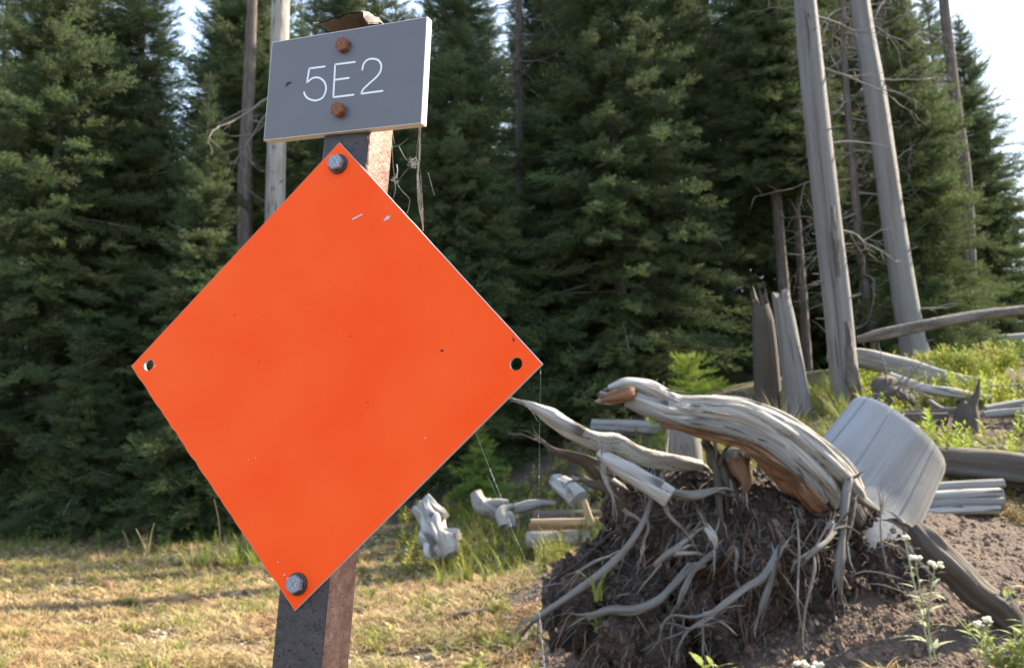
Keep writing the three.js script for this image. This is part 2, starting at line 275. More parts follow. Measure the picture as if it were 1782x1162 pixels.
function conifer(o) { // o: px,d | x,z; h height, r spread, base (crown start 0..1), seed, tone
  const r = o.r * (o.h > 6 ? 1.36 : 1.15), bough = (o.bough || .95) * (o.h > 6 ? .88 : 1); const { h, seed, base = .02, tone = [1, 1, 1], far = false, dens = 1, trunkR = h * .0085, stems = false, top = 1, power = .8, lean = 0, droop = .1 } = o, R = rng(seed);
  const p = o.pos || onGround(o.px, o.d, -.1), t = thing(o.name || 'spruce_tree', o.label, 'tree', p, o.group), pool = far ? BOUGHFAR : BOUGH, mats = pool.map(() => []), cols = pool.map(() => []);
  const trunk = [0, .25, .5, .75, 1].map((k) => V(lean * h * k * k + .04 * N3(k * 3, seed, 0) * h * .2, h * k, .03 * N3(k * 3, 0, seed) * h * .2));
  const curve = new THREE.CatmullRomCurve3(trunk);
  const tg = limb(trunk, [trunkR * 1.25, trunkR, trunkR * .75, trunkR * .42, .01], { seg: 9, step: .4, ridge: .06, lump: .05, seed }); tg.translate(p.x, p.y, p.z);
  part('trunk', tg, o.trunkMat || M.bark, t);
  const q = new THREE.Matrix4(), X = V(), Y = V(), Z = V(), twigs = [];
  let hh = base * h, az = R() * 6; const step = (far ? .42 : .13 + r * .045) / Math.sqrt(dens);
  while (hh < h * top * .985) {
    const k0 = (hh - base * h) / (h * (1 - base)), nb = Math.max(3, Math.round((far ? 7 : 9) * dens * (1 - .4 * k0))); az += R() * 3;
    for (let b = 0; b < nb; b++) {
      const hb = hh + (R() - .5) * step * (1 - .5 * k0), k = clamp((hb - base * h) / (h * (1 - base)), 0, 1), a = az + (b + (R() - .5) * .7) / nb * 6.283;
      const len = Math.max(.1, r * Math.pow(1 - k, power) * (.55 + R() * .55) * (1 + .22 * N3(Math.cos(a) * 1.2, hb * .5, Math.sin(a) * 1.2 + seed))), el = lerp(-.2, .8, k * k) + (R() - .5) * .35;
      const C = curve.getPoint(clamp(hb / h, 0, 1)), cs = Math.cos(a), sn = Math.sin(a), sc = Math.min(bough * (.75 + R() * .45), Math.max(.2, len * .85)), stepL = sc * .45;
      const bend = (s) => V(cs * s * Math.cos(el), s * Math.sin(el) - droop * s * s / Math.max(.8, r * .6) * (1 - k) + .05 * s * s * s / (r * r + .5), sn * s * Math.cos(el)).add(C);
      for (let s = Math.max(0, len - sc); ; s -= stepL) {
        const s0 = Math.max(s, -.02), A = bend(s0), B = bend(s0 + .25), outer = s >= len - sc - 1e-6;
        X.copy(B).sub(A).normalize();
        const yaw = outer ? (R() - .5) * .5 : (R() < .5 ? 1 : -1) * (.35 + R() * .6); X.applyAxisAngle(V(0, 1, 0), yaw); X.y -= R() * .25; X.normalize();
        Y.set((R() - .5) * .8, 1, (R() - .5) * .8); const roll = (R() - .5) * 1.1; Y.addScaledVector(X, -Y.dot(X)).normalize().applyAxisAngle(X, roll); Z.crossVectors(X, Y);
        const S = sc * (outer ? 1 : .75 + R() * .35); q.makeBasis(X.clone().multiplyScalar(S), Y.clone().multiplyScalar(S * 1.15), Z.clone().multiplyScalar(S * (.85 + R() * .45))).setPosition(A);
        const w = Math.floor(R() * pool.length), v = .7 + R() * .6; mats[w].push(q.clone());
        cols[w].push(tone.map((x, i) => x * v * (1 + (R() - .5) * [.22, .08, .2][i])));
        if (s <= 0 || s < len * .12 || (far && s < len - sc * 1.3)) break;
      }
      if (stems || (!far && R() < .12)) twigs.push(limb([C, bend(len * .5), bend(len * .85)], [trunkR * .2 * (1 - k * .6) + .005, .01, .004], { seg: 5, step: .3 }));
    }
    hh += step * (.8 + R() * .4) * (1 - .5 * k0);
  }
  if (twigs.length) { const g = merge(twigs); g.translate(p.x, p.y, p.z); part('limbs', g, M.twig, t).userData.kind = 'stuff'; }
  pool.forEach((g, w) => { if (!mats[w].length) return; const m = new THREE.InstancedMesh(g, o.leaf || M.needle, mats[w].length), c = new THREE.Color(); mats[w].forEach((x, i) => { m.setMatrixAt(i, x); m.setColorAt(i, c.setRGB(...cols[w][i])); }); shade(m); m.name = 'foliage'; m.userData.kind = 'stuff'; t.add(m); });
  TREES.push(t); return t;
}
const DK = [1.04, 1.09, 1], MD = DK, LT = [1.12, 1.14, .95];  // LT: sunlit look of one spruce put into a lighter, yellower needle tint
conifer({ px: 70, d: 17.8, h: 16, r: 2.6, seed: 1, tone: DK, label: 'tall dark spruce at the far left edge with sunlit upper branches' });
conifer({ px: 222, d: 19, h: 15.5, r: 2.1, seed: 2, tone: DK, label: 'tall narrow spruce behind the young spruce on the left, beside the patch of blue sky' });
conifer({ px: 343, d: 15.2, h: 8.5, r: 1.25, seed: 3, tone: MD, bough: .7, label: 'young pointed spruce with pale leader left of the orange diamond', trunkMat: M.snag, trunkR: .06 });
conifer({ px: 428, d: 21, h: 15, r: 2, base: .5, seed: 4, tone: DK, label: 'bare stemmed conifer with high crown just left of the pale snag' });
conifer({ px: 130, d: 15.6, h: 3.8, r: 1.3, seed: 31, tone: DK, bough: .7, label: 'low bushy spruce in front of the tall dark spruce at far left' });
conifer({ px: 300, d: 15.1, h: 2.1, r: 1.0, seed: 32, tone: DK, bough: .6, label: 'low spruce bush at the foot of the young pointed spruce' });
conifer({ px: 620, d: 20, h: 15.5, r: 2.5, seed: 5, tone: DK, label: 'spruce standing behind the grey number plate' });
conifer({ px: 815, d: 18.5, h: 14, r: 2.0, seed: 6, tone: MD, label: 'dark spruce rising right behind the right corner of the orange diamond' });
conifer({ px: 1098, d: 19.5, h: 15.5, r: 2.8, seed: 7, tone: MD, bough: 1.05, label: 'broad dense spruce in the centre behind the uprooted stump' });
conifer({ px: 1225, d: 22.5, h: 15, r: 2.3, seed: 8, tone: MD, label: 'spruce peeking out behind the right side of the broad central spruce' });
conifer({ px: 990, d: 22, h: 15.5, r: 2.2, seed: 9, tone: DK, label: 'spruce behind the broad central spruce on its left side' });
conifer({ px: 1398, d: 20.5, h: 16, r: 1.45, base: .3, seed: 10, tone: DK, trunkR: .13, label: 'conifer with bare lower trunk, left one of the thin pair beside the tall snag' });
conifer({ px: 1424, d: 21, h: 15.5, r: 1.35, base: .32, seed: 11, tone: DK, trunkR: .1, label: 'conifer with bare lower trunk, right one of the thin pair beside the tall snag' });
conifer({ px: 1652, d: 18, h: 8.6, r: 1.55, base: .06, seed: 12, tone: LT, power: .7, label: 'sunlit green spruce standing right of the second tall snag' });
conifer({ px: 1762, d: 27, h: 11.6, r: 2.4, seed: 13, tone: MD, label: 'spruce at the right edge below the open sky' });
conifer({ px: 1615, d: 24, h: 15, r: 2.2, seed: 14, tone: DK, label: 'dark spruce behind the sunlit spruce, left of the brown bare trunk' });
conifer({ px: 1215, d: 13.2, h: 1.5, r: .85, seed: 15, tone: [3.0, 3.0, 1.2], bough: .34, power: .6, dens: .9, base: .2, name: 'spruce_sapling', label: 'bright green spruce sapling above the big curved root' });
conifer({ px: 838, d: 15, h: 1.55, r: .75, seed: 16, tone: [2.2, 2.5, 1.1], bough: .45, name: 'spruce_sapling', label: 'green spruce sapling below the lower right edge of the orange diamond' });
conifer({ pos: (() => { const p = V(-.15 + 3 * Math.sin(AZ), 0, -.8 - 3 * Math.cos(AZ)); p.y = HT(p.x, p.z) - .05; return p; })(), h: 3.75, r: .6, seed: 17, tone: MD, bough: .4, dens: 2.2, power: .45, label: 'unseen young spruce added right of the view to shade the lower post' });  // added out of view on the sun line; its shadow covers the lower post
{ // the wood behind
  const R = rng(77), far = [[372, 24], [1705, 30, 15], [250, 26, 13], [-40, 24], [20, 30], [110, 26], [160, 33], [300, 34], [380, 27], [480, 29], [545, 25], [700, 26], [760, 31], [870, 29], [930, 36], [1045, 28], [1140, 27], [1290, 25], [1330, 31], [1395, 27], [1470, 25], [1500, 32], [1545, 27], [1575, 36], [1700, 30], [1770, 27], [-160, 20], [-330, 18], [60, 36], [215, 38], [440, 36], [520, 40], [600, 34], [660, 37], [730, 40], [820, 36], [970, 42], [1010, 32], [1090, 40], [1180, 34], [1250, 38], [1370, 36], [1440, 33], [1530, 40], [1590, 30], [1640, 38], [1690, 42]];
  far.forEach(([px, d, fh], i) => { const last = px > 1660, hgt = fh || (last ? 8.5 : px > 240 && px < 340 ? 12 : px > 200 && px < 420 ? 17 : d > 31 ? 20 + R() * 5 : 16 + R() * 4); conifer({ px, d, h: hgt, r: 2.3 + R() * .7, seed: 300 + i, far: true, tone: DK, bough: 1.25, label: 'dark spruce deep in the wood behind the front row of trees', group: 'spruces deep in the wood' }); });
}

// ------------------------------------------------------------------ dead standing trees
function twigFan(R, A, dir, len, rad, depth, out) {
  const pts = [A.clone()], d = dir.clone(); let p = A.clone(); const n = 5;
  for (let i = 0; i < n; i++) { d.add(V((R() - .5) * .5, (R() - .5) * .45 - .05, (R() - .5) * .5)).normalize(); p = p.clone().addScaledVector(d, len / n); pts.push(p);
    if (depth > 0 && i > 0 && R() < .8) { const s = d.clone().applyAxisAngle(V(R() - .5, R() - .5, R() - .5).normalize(), .9 + R() * .5); twigFan(R, p, s, len * (.35 + R() * .3), rad * .5, depth - 1, out); } }
  out.push(limb(pts, [rad, rad * .7, rad * .25], { seg: 5, step: len / 7, ridge: 0, lump: 0 }));
}
function snag(rows, o) { // rows: [px, py, radius px, depth]
  const R = rng(o.seed), pts = rows.map((r) => at(r[0], r[1], r[3])), rad = rows.map((r) => r[2] * r[3] / F * (o.slim || .88)), base = pts[0].clone(); base.y = HT(base.x, base.z);
  const t = thing(o.name || 'dead_snag', o.label, o.category || 'dead tree', base, o.group), curve = new THREE.CatmullRomCurve3(pts, false, 'centripetal');
  part('trunk', limb(pts, rad, { seg: o.seg || 28, step: .08, ridge: .07, kr: 2, kl: .25, lump: .04, seed: o.seed, jag: o.jag || 0, fn: o.fn }), o.mat || M.snag, t);
  for (const [k, len, az, dip, dep] of o.limbs || []) { const A = curve.getPoint(k), out = [], d = V(Math.cos(az), dip, Math.sin(az)); twigFan(R, A, d.normalize(), len, o.limbR || .025, dep ?? 1, out); part('branch', merge(out), M.twigPale, t); }
  for (const rowsB of o.bark || []) part('bark_patch', rootLimb(rowsB, { seg: 16, step: .05, ridge: .35, lump: .5, kl: 2, seed: o.seed + 3 }), M.bark, t);
  if (o.stubs) { const out = []; for (let i = 0; i < o.stubs; i++) { const k = .1 + R() * .85, a = R() * 6.28, A = curve.getPoint(k), r = rad[0] * .8, d = V(Math.cos(a), .25 - R() * .3, Math.sin(a)).normalize(); out.push(limb([A.clone().addScaledVector(d, r * .6), A.clone().addScaledVector(d, r + .05 + R() * .12)], [.018, .008], { seg: 5, step: .03 })); } part('branch_stubs', merge(out), M.twigGrey, t).userData.kind = 'stuff'; }
  return t;
}
M.twigPale = new THREE.MeshStandardMaterial({ color: new THREE.Color().setRGB(.17, .152, .13), roughness: .95 });
M.twigGrey = new THREE.MeshStandardMaterial({ color: new THREE.Color().setRGB(.17, .155, .14), roughness: .95 });
snag([[1482, 735, 34, 14], [1474, 690, 26, 14], [1455, 500, 25, 14], [1428, 250, 24, 14.2], [1408, 60, 22, 14.4], [1396, -60, 20, 14.5], [1370, -340, 14, 15]], { seed: 41, stubs: 26, bark: [[[1494, 730, 9, 13.85], [1489, 690, 11, 13.8], [1482, 640, 9, 13.8], [1474, 560, 4, 13.82]], [[1460, 480, 3, 13.82], [1455, 420, 5, 13.82], [1449, 360, 3, 13.9]]], fn: (a, t, v, r) => -r * .35 * Math.exp(-(((a - 4.3) / .07) ** 2)) * smooth(.02, .2, t), label: 'tall grey bare snag with a split down its side, nearest the cut stump', limbs: [[.5, 1.1, -.2, .1, 2], [.62, 1.4, .2, -.3, 2], [.4, .9, -.1, -.2, 2], [.72, 1.3, -.5, -.1, 2]] });
snag([[1605, 655, 36, 17], [1588, 590, 25, 17], [1560, 420, 23, 17], [1527, 190, 21, 17.3], [1500, 30, 19, 17.5], [1488, -60, 18, 17.6], [1460, -300, 12, 18]], { seed: 42, stubs: 22, label: 'second tall grey bare snag leaning left beside the sunlit spruce', limbs: [[.22, .9, .2, .3, 1], [.1, 1.6, 2.8, .25, 1], [.55, 1.0, .4, -.3, 2]] });
snag([[476, 660, 22, 17], [478, 380, 20, 17], [483, 180, 19, 17], [488, 0, 18, 17.2], [492, -240, 12, 17.5]], { seed: 43, stubs: 10, mat: M.pale, label: 'pale barkless snag behind the left edge of the number plate', limbs: [[.48, 1.6, 3.4, -.35, 2], [.52, 1.5, 2.9, -.6, 2], [.5, 1.2, 3.1, -.9, 2], [.5, .7, .3, -.2, 1]], limbR: .03 });
snag([[425, 700, 15, 20], [425, 310, 13, 20], [432, 170, 12, 20], [440, -40, 9, 20]], { seed: 44, mat: M.bark, label: 'slim dark brown dead trunk left of the pale snag' });
snag([[1690, 640, 14, 23], [1683, 330, 11, 23], [1663, 170, 10, 23], [1643, 0, 9, 23], [1630, -150, 7, 23]], { seed: 45, mat: M.bark, stubs: 14, label: 'brown bare trunk in front of dark spruces at upper right' });
snag([[1340, 735, 27, 14.6], [1334, 640, 24, 14.6], [1328, 560, 20, 14.6], [1322, 525, 15, 14.6]], { name: 'broken_snag', seed: 46, seg: 40, jag: .5, mat: M.dark, label: 'short broken snag, dark weathered left one of the pair by the central spruce', category: 'broken trunk' });
snag([[1392, 730, 26, 14], [1382, 650, 22, 14], [1370, 570, 19, 14], [1360, 515, 16, 14]], { name: 'broken_snag', seed: 47, seg: 40, jag: .16, mat: M.snag, label: 'short broken snag with flat top, paler right one of the pair', category: 'broken trunk' });
snag([[1530, 640, 10, 19], [1505, 480, 9, 19], [1490, 350, 8, 19], [1470, 100, 6, 19], [1465, -60, 4, 19]], { name: 'dead_conifer', seed: 48, mat: M.bark, label: 'dead dark conifer stem with twiggy limbs between the two tall snags', limbs: Array.from({ length: 34 }, (_, i) => [.1 + i * .026, 1.3, i * 2.4, -.25, 2]), limbR: .026 });
snag([[1570, 640, 9, 20], [1556, 400, 9, 20], [1545, 200, 8, 20], [1535, 0, 7, 20], [1530, -120, 5, 20]], { name: 'dead_conifer', seed: 49, mat: M.bark, label: 'lichen grey dead conifer with drooping twigs behind the second tall snag', limbs: Array.from({ length: 70 }, (_, i) => [.25 + i * .0106, .9 + (i % 5) * .16, i * 2.4, -.5, 3]), limbR: .028 });
snag([[905, 420, 9, 23], [904, 200, 8, 23], [903, 60, 7, 23], [902, -120, 4, 23]], { name: 'dead_conifer', seed: 50, mat: M.bark, label: 'thin dead conifer top with bare twigs against the sky near the middle', limbs: Array.from({ length: 40 }, (_, i) => [.45 + i * .0135, 1.4 - i * .015, i * 2.4, -.15, 2]), limbR: .022 });

// ------------------------------------------------------------------ fallen logs
function log(name, rows, o) { const g = rootLimb(rows, { seg: o.seg || 36, step: .04, ridge: o.ridge ?? .16, lump: o.lump ?? .1, kr: o.kr || 2.6, kl: .8, seed: o.seed, flat: o.flat || 1, jag: o.jag || 0 }); return solo(name, g, o.mat || M.grey, o.label, o.category || 'log', o.group); }
log('fallen_log', [[1560, 812, 30, 9.2], [1640, 808, 31, 9], [1730, 815, 33, 8.8], [1800, 825, 34, 8.6], [1950, 845, 36, 8.4]], { seed: 61, mat: M.dark, label: 'thick dark fallen log at right edge behind the cut trunk' });
log('fallen_log', [[1492, 592, 6, 15.5], [1540, 581, 10, 15.4], [1620, 564, 10, 15.3], [1700, 550, 9, 15.2], [1820, 535, 8, 15]], { seed: 62, mat: M.bark, label: 'long brown fallen trunk slanting across the second tall snag to the right edge' });
log('fallen_log', [[1440, 615, 14, 15], [1510, 625, 17, 14.8], [1590, 645, 17, 14.5], [1660, 664, 15, 14.2], [1745, 674, 10, 14]], { seed: 63, mat: M.grey, label: 'grey fallen log crossing in front of the second tall snag base' });
log('fallen_log', [[1690, 690, 11, 13.6], [1740, 683, 13, 13.5], [1850, 680, 14, 13.4]], { seed: 64, mat: M.dark, label: 'dark grey log running off the right edge behind the jagged black stump' });
log('fallen_log', [[1548, 655, 7, 13.4], [1600, 674, 8, 13.3], [1660, 684, 9, 13.2], [1725, 694, 6, 13.1]], { seed: 65, mat: M.pale, lump: .2, label: 'thin white sunlit fallen branch below the grey fallen log', category: 'branch' });
log('short_log', [[1560, 727, 12, 12], [1600, 726, 14, 12], [1645, 727, 14, 12]], { seed: 66, mat: M.dark, label: 'short dark sawn log just behind the top of the cut trunk' });
log('fallen_log', [[1715, 712, 7, 12.2], [1760, 704, 7, 12.2], [1830, 696, 7, 12.2]], { seed: 67, mat: M.grey, label: 'slender grey pole in yellow weeds, upper one of two at right edge' , category: 'pole'});
log('fallen_log', [[1712, 722, 6, 11.9], [1760, 717, 7, 11.9], [1830, 712, 7, 11.9]], { seed: 68, mat: M.grey, label: 'slender grey pole in yellow weeds, lower one of two at right edge', category: 'pole' });
log('fallen_log', [[1680, 596, 8, 19], [1730, 592, 9, 19], [1850, 582, 9, 19]], { seed: 69, mat: M.grey, label: 'distant grey log in shade below the right edge spruce' });
log('fallen_log', [[1030, 742, 12, 16.2], [1100, 746, 13, 16], [1190, 752, 13, 15.8]], { seed: 70, mat: M.grey, label: 'grey log in shade behind the left roots, under the central spruce' });
log('stump_block', [[1192, 812, 32, 10.6], [1190, 780, 31, 10.6], [1188, 738, 30, 10.6]], { seed: 71, mat: M.greyFine, ridge: .03, label: 'upright grey sawn block seen under the big curved root', category: 'stump' });
{ // jagged black stump
  const t = thing('jagged_stump', 'small black charred stump with a pointed spike in yellow weeds at right', 'stump', at(1685, 752, 11.6));
  part('stump_base', rootLimb([[1685, 755, 20, 11.6], [1684, 725, 18, 11.6], [1688, 700, 11, 11.6]], { seed: 72, seg: 18, ridge: .3, jag: .08, step: .03 }), M.darkFine, t);
  part('spike', rootLimb([[1688, 715, 10, 11.6], [1700, 690, 6, 11.6], [1706, 660, 2, 11.6]], { seed: 73, seg: 10, ridge: .2, step: .03 }), M.darkFine, t);
}
{ // split log of several rails at right
  const t = thing('split_log', 'split grey log of layered strips lying beside the cut trunk', 'log', at(1680, 898, 7.9));
  const rails = [[843, 10, 8.0], [858, 11, 7.9], [873, 11, 7.85], [886, 9, 7.8]];
  rails.forEach(([y, r, d], i) => part('strip', rootLimb([[1590, y + 8, r, d], [1660, y + 3, r * 1.1, d], [1746 - i % 2 * 6, y - 2 + i, r, d]], { seed: 80 + i, seg: 14, ridge: .18, step: .03, flat: .8 }), i % 2 ? M.pale : M.grey, t));
  part('strip', rootLimb([[1600, 868, 22, 8.05], [1740, 864, 22, 8.05]], { seed: 88, seg: 16, step: .04 }), M.grey, t);
}
{ // root clump behind
  const t = thing('root_clump', 'small brown tangled root clump left of the white fallen branch', 'roots', at(1545, 712, 13)), R = rng(9), out = [];
  part('core', rootLimb([[1530, 700, 12, 13], [1545, 680, 22, 13], [1570, 690, 20, 13], [1590, 700, 9, 13]], { seed: 90, seg: 18, ridge: .4, lump: .4, step: .04 }), M.darkFine, t);
  for (let i = 0; i < 16; i++) { const a = R() * 6.28; twigFan(R, at(1540 + R() * 30, 685 + (R() - .5) * 16, 12.95), V(Math.cos(a), Math.sin(a) * .8, .4).normalize(), .3 + R() * .3, .018, 1, out); }
  part('rootlets', merge(out), M.twigGrey, t).userData.kind = 'stuff';
}
// left: bleached knotty wood, hewn log, stacked log
{
  const t = thing('driftwood_root', 'bleached knotty white root lump at the lower right edge of the orange diamond', 'root wood', at(765, 985, 11.4));
  part('root', rootLimb([[738, 872, 8, 12], [748, 900, 16, 11.8], [758, 925, 22, 11.6], [768, 950, 24, 11.4], [778, 968, 16, 11.3]], { seed: 101, seg: 48, ridge: .4, lump: .45, kl: 2, kr: 2.6, step: .012 }), M.pale, t);
  part('root', rootLimb([[718, 885, 7, 11.9], [740, 905, 11, 11.8], [765, 930, 14, 11.5], [798, 932, 8, 11.3]], { seed: 102, seg: 40, ridge: .35, lump: .45, kl: 2, kr: 2.4, step: .012 }), M.pale, t);
  part('root', rootLimb([[742, 868, 9, 12], [764, 890, 10, 11.8], [776, 897, 6, 11.7]], { seed: 103, seg: 36, ridge: .2, lump: .35, step: .03 }), M.pale, t);
  part('cut_end', rootLimb([[772, 940, 17, 11.3], [783, 958, 15, 11.2], [786, 966, 11, 11.15]], { seed: 104, seg: 36, ridge: .15, lump: .2, step: .03 }), M.pale, t);
  part('root', rootLimb([[735, 940, 9, 11.5], [752, 950, 11, 11.4], [775, 975, 9, 11.3]], { seed: 105, seg: 14, ridge: .2, lump: .3, step: .03 }), M.grey, t);
}
{
  const t = thing('driftwood_root', 'grey forked root piece lying between the white root lump and the hewn log', 'root wood', at(865, 930, 12.6));
  part('root', rootLimb([[826, 858, 10, 12.8], [838, 880, 15, 12.7], [858, 890, 12, 12.6], [880, 905, 13, 12.5], [888, 922, 10, 12.4]], { seed: 106, seg: 18, ridge: .35, lump: .35, kl: 2.5, kr: 3, step: .02 }), M.grey, t);
  part('root', rootLimb([[838, 888, 9, 12.6], [862, 878, 10, 12.6], [885, 875, 7, 12.6]], { seed: 107, seg: 14, ridge: .2, lump: .3, step: .03 }), M.grey, t);
  part('root', rootLimb([[878, 915, 10, 12.4], [872, 890, 10, 12.5], [892, 880, 5, 12.6]], { seed: 108, seg: 12, step: .03 }), M.pale, t);
}
log('driftwood_stick', [[896, 885, 8, 12.8], [922, 880, 9, 12.8], [945, 876, 6, 12.8], [968, 876, 4, 12.8]], { seed: 109, mat: M.grey, lump: .3, label: 'short grey branch lying just left of the stacked logs', category: 'branch' });
{
  const t = thing('hewn_log', 'split log bench with a peeled pale stick leaning on it, left of the uprooted stump', 'log', at(985, 955, 11.3));
  part('log', rootLimb([[918, 940, 15, 11.3], [985, 938, 16, 11.2], [1060, 936, 16, 11.1]], { seed: 110, seg: 18, step: .05 }), M.grey, t);
  part('log', rootLimb([[922, 924, 13, 11.5], [985, 921, 14, 11.4], [1055, 918, 14, 11.3]], { seed: 111, seg: 18, ridge: .1, step: .05 }), M.red, t);
  part('rail', rootLimb([[924, 908, 6, 11.25], [985, 909, 8, 11.2], [1052, 907, 8, 11.15]], { seed: 112, seg: 14, step: .05 }), M.tan, t);
  part('log', rootLimb([[930, 902, 13, 11.7], [985, 900, 13, 11.6], [1050, 898, 13, 11.5]], { seed: 113, seg: 16, step: .05 }), M.dark, t);
}
log('peeled_stick', [[1030, 914, 7, 11.05], [1022, 890, 6, 11.1], [1016, 870, 5, 11.15]], { seed: 114, mat: M.tan, label: 'short pale peeled stick standing upright on the split log bench', category: 'stick' });
log('stacked_log', [[968, 838, 13, 13.8], [985, 850, 17, 13.2], [1005, 868, 19, 12.6], [1012, 876, 18, 12.4]], { seed: 115, mat: M.pale, label: 'bleached log pointing towards the viewer behind the split log bench' });
log('stacked_log', [[1005, 835, 12, 13.6], [1030, 855, 15, 13], [1055, 880, 16, 12.5]], { seed: 116, mat: M.grey, label: 'grey log beside the bleached log, half hidden by the roots' });
log('dark_stick', [[752, 1095, 3, 7.7], [775, 1082, 6, 7.7], [810, 1070, 8, 7.75], [850, 1066, 5, 7.8], [885, 1078, 3, 7.7]], { seed: 117, mat: M.darkFine, lump: .3, label: 'dark rotten stick lying on the dry grass right of the post', category: 'stick' });
log('charred_log', [[1258, 792, 5, 11], [1272, 791, 12, 11], [1292, 792, 11, 11], [1306, 795, 4, 11]], { seed: 118, mat: M.darkFine, lump: .3, label: 'dark charred lump seen under the arch of the big root', category: 'charred wood' });

// ------------------------------------------------------------------ uprooted stump
{
  const t = thing('uprooted_stump', 'large uprooted tree stump with grey cut trunk, tangled roots and dark soil', 'stump', at(1300, 1075, 6.0));
  // cut trunk leaning away to the right
  const B = at(1440, 962, 6.15), C = at(1564, 756, 6.5), D = V().subVectors(C, B).normalize();
  const crack = [[.3, .05, .05], [.85, .045, .035], [1.2, .045, .045], [1.75, .05, .05], [2.1, .035, .03], [2.7, .05, .045], [3.05, .035, .035], [3.6, .045, .05], [4.15, .05, .04], [4.5, .035, .03], [5.05, .05, .05], [5.6, .04, .04]];
  const tg = limb([B.clone().add(V(.12, -.42, -.3)), B, B.clone().lerp(C, .5), C], [.52, .55, .475, .43], { seg: 480, step: .04, ridge: .014, kr: 1.3, kl: .25, lump: .03, seed: 121, twist: .12, flat: .62, side: V().setFromMatrixColumn(camera.matrixWorld, 2), fn: (a, tt, v, r) => { let s = 0; const A = ((a % 6.283) + 6.283) % 6.283; for (const [c, w, dp] of crack) { const e = A - c - .05 * N3(v * 1.5, c, 1); s -= dp * .55 * Math.exp(-((e / (w * .36)) ** 2)) * (.55 + .8 * N3(v * .9, c * 3, 2)); } return s - (tt > .985 ? .012 : 0); } });
  part('cut_trunk', tg, M.stumpWood = wood(woodTex(12, [.21, .212, .218], [.185, .175, .165], .2, .4), [1.1, .35], .006), t);
  // soil body by a signed distance field
  const K = 6 / F, E = [[0, 0, .1, 200, 125, .5], [-190, 80, .12, 150, 80, .4], [185, 105, .12, 200, 100, .5], [120, -45, -.05, 120, 80, .36], [-125, -62, .0, 105, 75, .36], [-30, 125, .22, 260, 70, .5], [-215, 112, .2, 110, 45, .35], [40, -30, -.3, 180, 90, .4], [262, 38, .18, 95, 50, .3]];
  const right = V().setFromMatrixColumn(camera.matrixWorld, 0), up = V().setFromMatrixColumn(camera.matrixWorld, 1), back = V().setFromMatrixColumn(camera.matrixWorld, 2);
  const els = E.map(([x, y, z, rx, ry, rz]) => ({ c: at(1280 + x, 950 + y, 6.05 - z), rx: rx * K, ry: ry * K, rz }));
  const sdf = (p) => {
    let s = 1e9; const q = V();
    for (const e of els) { q.subVectors(p, e.c); const X = q.dot(right) / e.rx, Y = q.dot(up) / e.ry, Z = q.dot(back) / e.rz, l = Math.hypot(X, Y, Z), d = (l - 1) * Math.min(e.rx, e.ry, e.rz), k = .12, h = clamp(.5 + .5 * (s - d) / k); s = s > 1e8 ? d : lerp(s, d, h) - k * h * (1 - h); }
    return s + Math.max(0, -1.33 - V().subVectors(p, RB).dot(right)) * 4 + .30 * fbm(p.x * 3.2, p.y * 2.4, p.z * 3.2, 5) + .06 * N3(p.x * 14, p.y * 10, p.z * 14) + .16 * Math.abs(N3(p.x * 5, p.y * 2.2, p.z * 5));
  };
  const RES = 112, mc = new MarchingCubes(RES, M.twig, false, false, 400000), O = at(1270, 950, 5.95), HS = 1.75, p = V();
  for (let z = 0; z < RES; z++) for (let y = 0; y < RES; y++) for (let x = 0; x < RES; x++) {
    p.set((x - RES / 2) / (RES / 2) * HS, (y - RES / 2) / (RES / 2) * HS, (z - RES / 2) / (RES / 2) * HS).add(O);
    mc.field[x + y * RES + z * RES * RES] = (x < 2 || y < 2 || z < 2 || x > RES - 3 || y > RES - 3 || z > RES - 3) ? -1 : -sdf(p);
  }
  mc.isolation = 0; mc.update();
  const n = mc.count, g = new THREE.BufferGeometry(); g.setAttribute('position', new THREE.BufferAttribute(mc.positionArray.slice(0, n * 3), 3)); g.setAttribute('normal', new THREE.BufferAttribute(mc.normalArray.slice(0, n * 3), 3));
  g.scale(HS, HS, HS); g.translate(O.x, O.y, O.z);
  { const P = g.attributes.position, u = new Float32Array(n * 2), c = new Float32Array(n * 3); for (let i = 0; i < n; i++) { const x = P.getX(i), y = P.getY(i), z = P.getZ(i), m = clamp(.5 + 1.3 * fbm(x * 4, y * 4, z * 4, 4)); u.set([x + z * .7, y + z * .4], i * 2); c.set(mixc([.03, .023, .02], [.085, .052, .036], m), i * 3); } g.setAttribute('uv', new THREE.BufferAttribute(u, 2)); g.setAttribute('color', new THREE.BufferAttribute(c, 3)); }
  const samples = [], R = rng(31), pn = V();
  { const P = g.attributes.position, Nn = g.attributes.normal; for (let i = 0; i < 26000; i++) { const k = Math.floor(R() * n); pn.set(Nn.getX(k), Nn.getY(k), Nn.getZ(k)); const q = V(P.getX(k), P.getY(k), P.getZ(k)); if (sdf(q.clone().addScaledVector(pn, .1)) < sdf(q)) pn.negate(); if (pn.dot(back) > -.1 && q.y > HT(q.x, q.z) - .02) samples.push([q, pn.clone()]); } }
  part('soil', g, new THREE.MeshStandardMaterial({ vertexColors: true, roughness: 1, bumpMap: sized(tex(512, 512, (u, v) => .5 + .9 * fbm(u * 34, v * 34, 17, 5)), 1.2, 1.2), bumpScale: .05 }), t);
  stuff('soil_clods', '', '', M.clodGeo, new THREE.MeshStandardMaterial({ color: new THREE.Color().setRGB(.07, .05, .038), roughness: 1 }), samples.slice(0, 7000).map(([q, nn]) => [q.clone().addScaledVector(nn, -.004 + R() * .012).sub(t.position), R() * 6, .2 + R() * R() * 1.3, tone3(R), R() * 6]), t).name = 'soil_clods';
  console.log('samples', samples.length, n); const hair = [], hair2 = [];
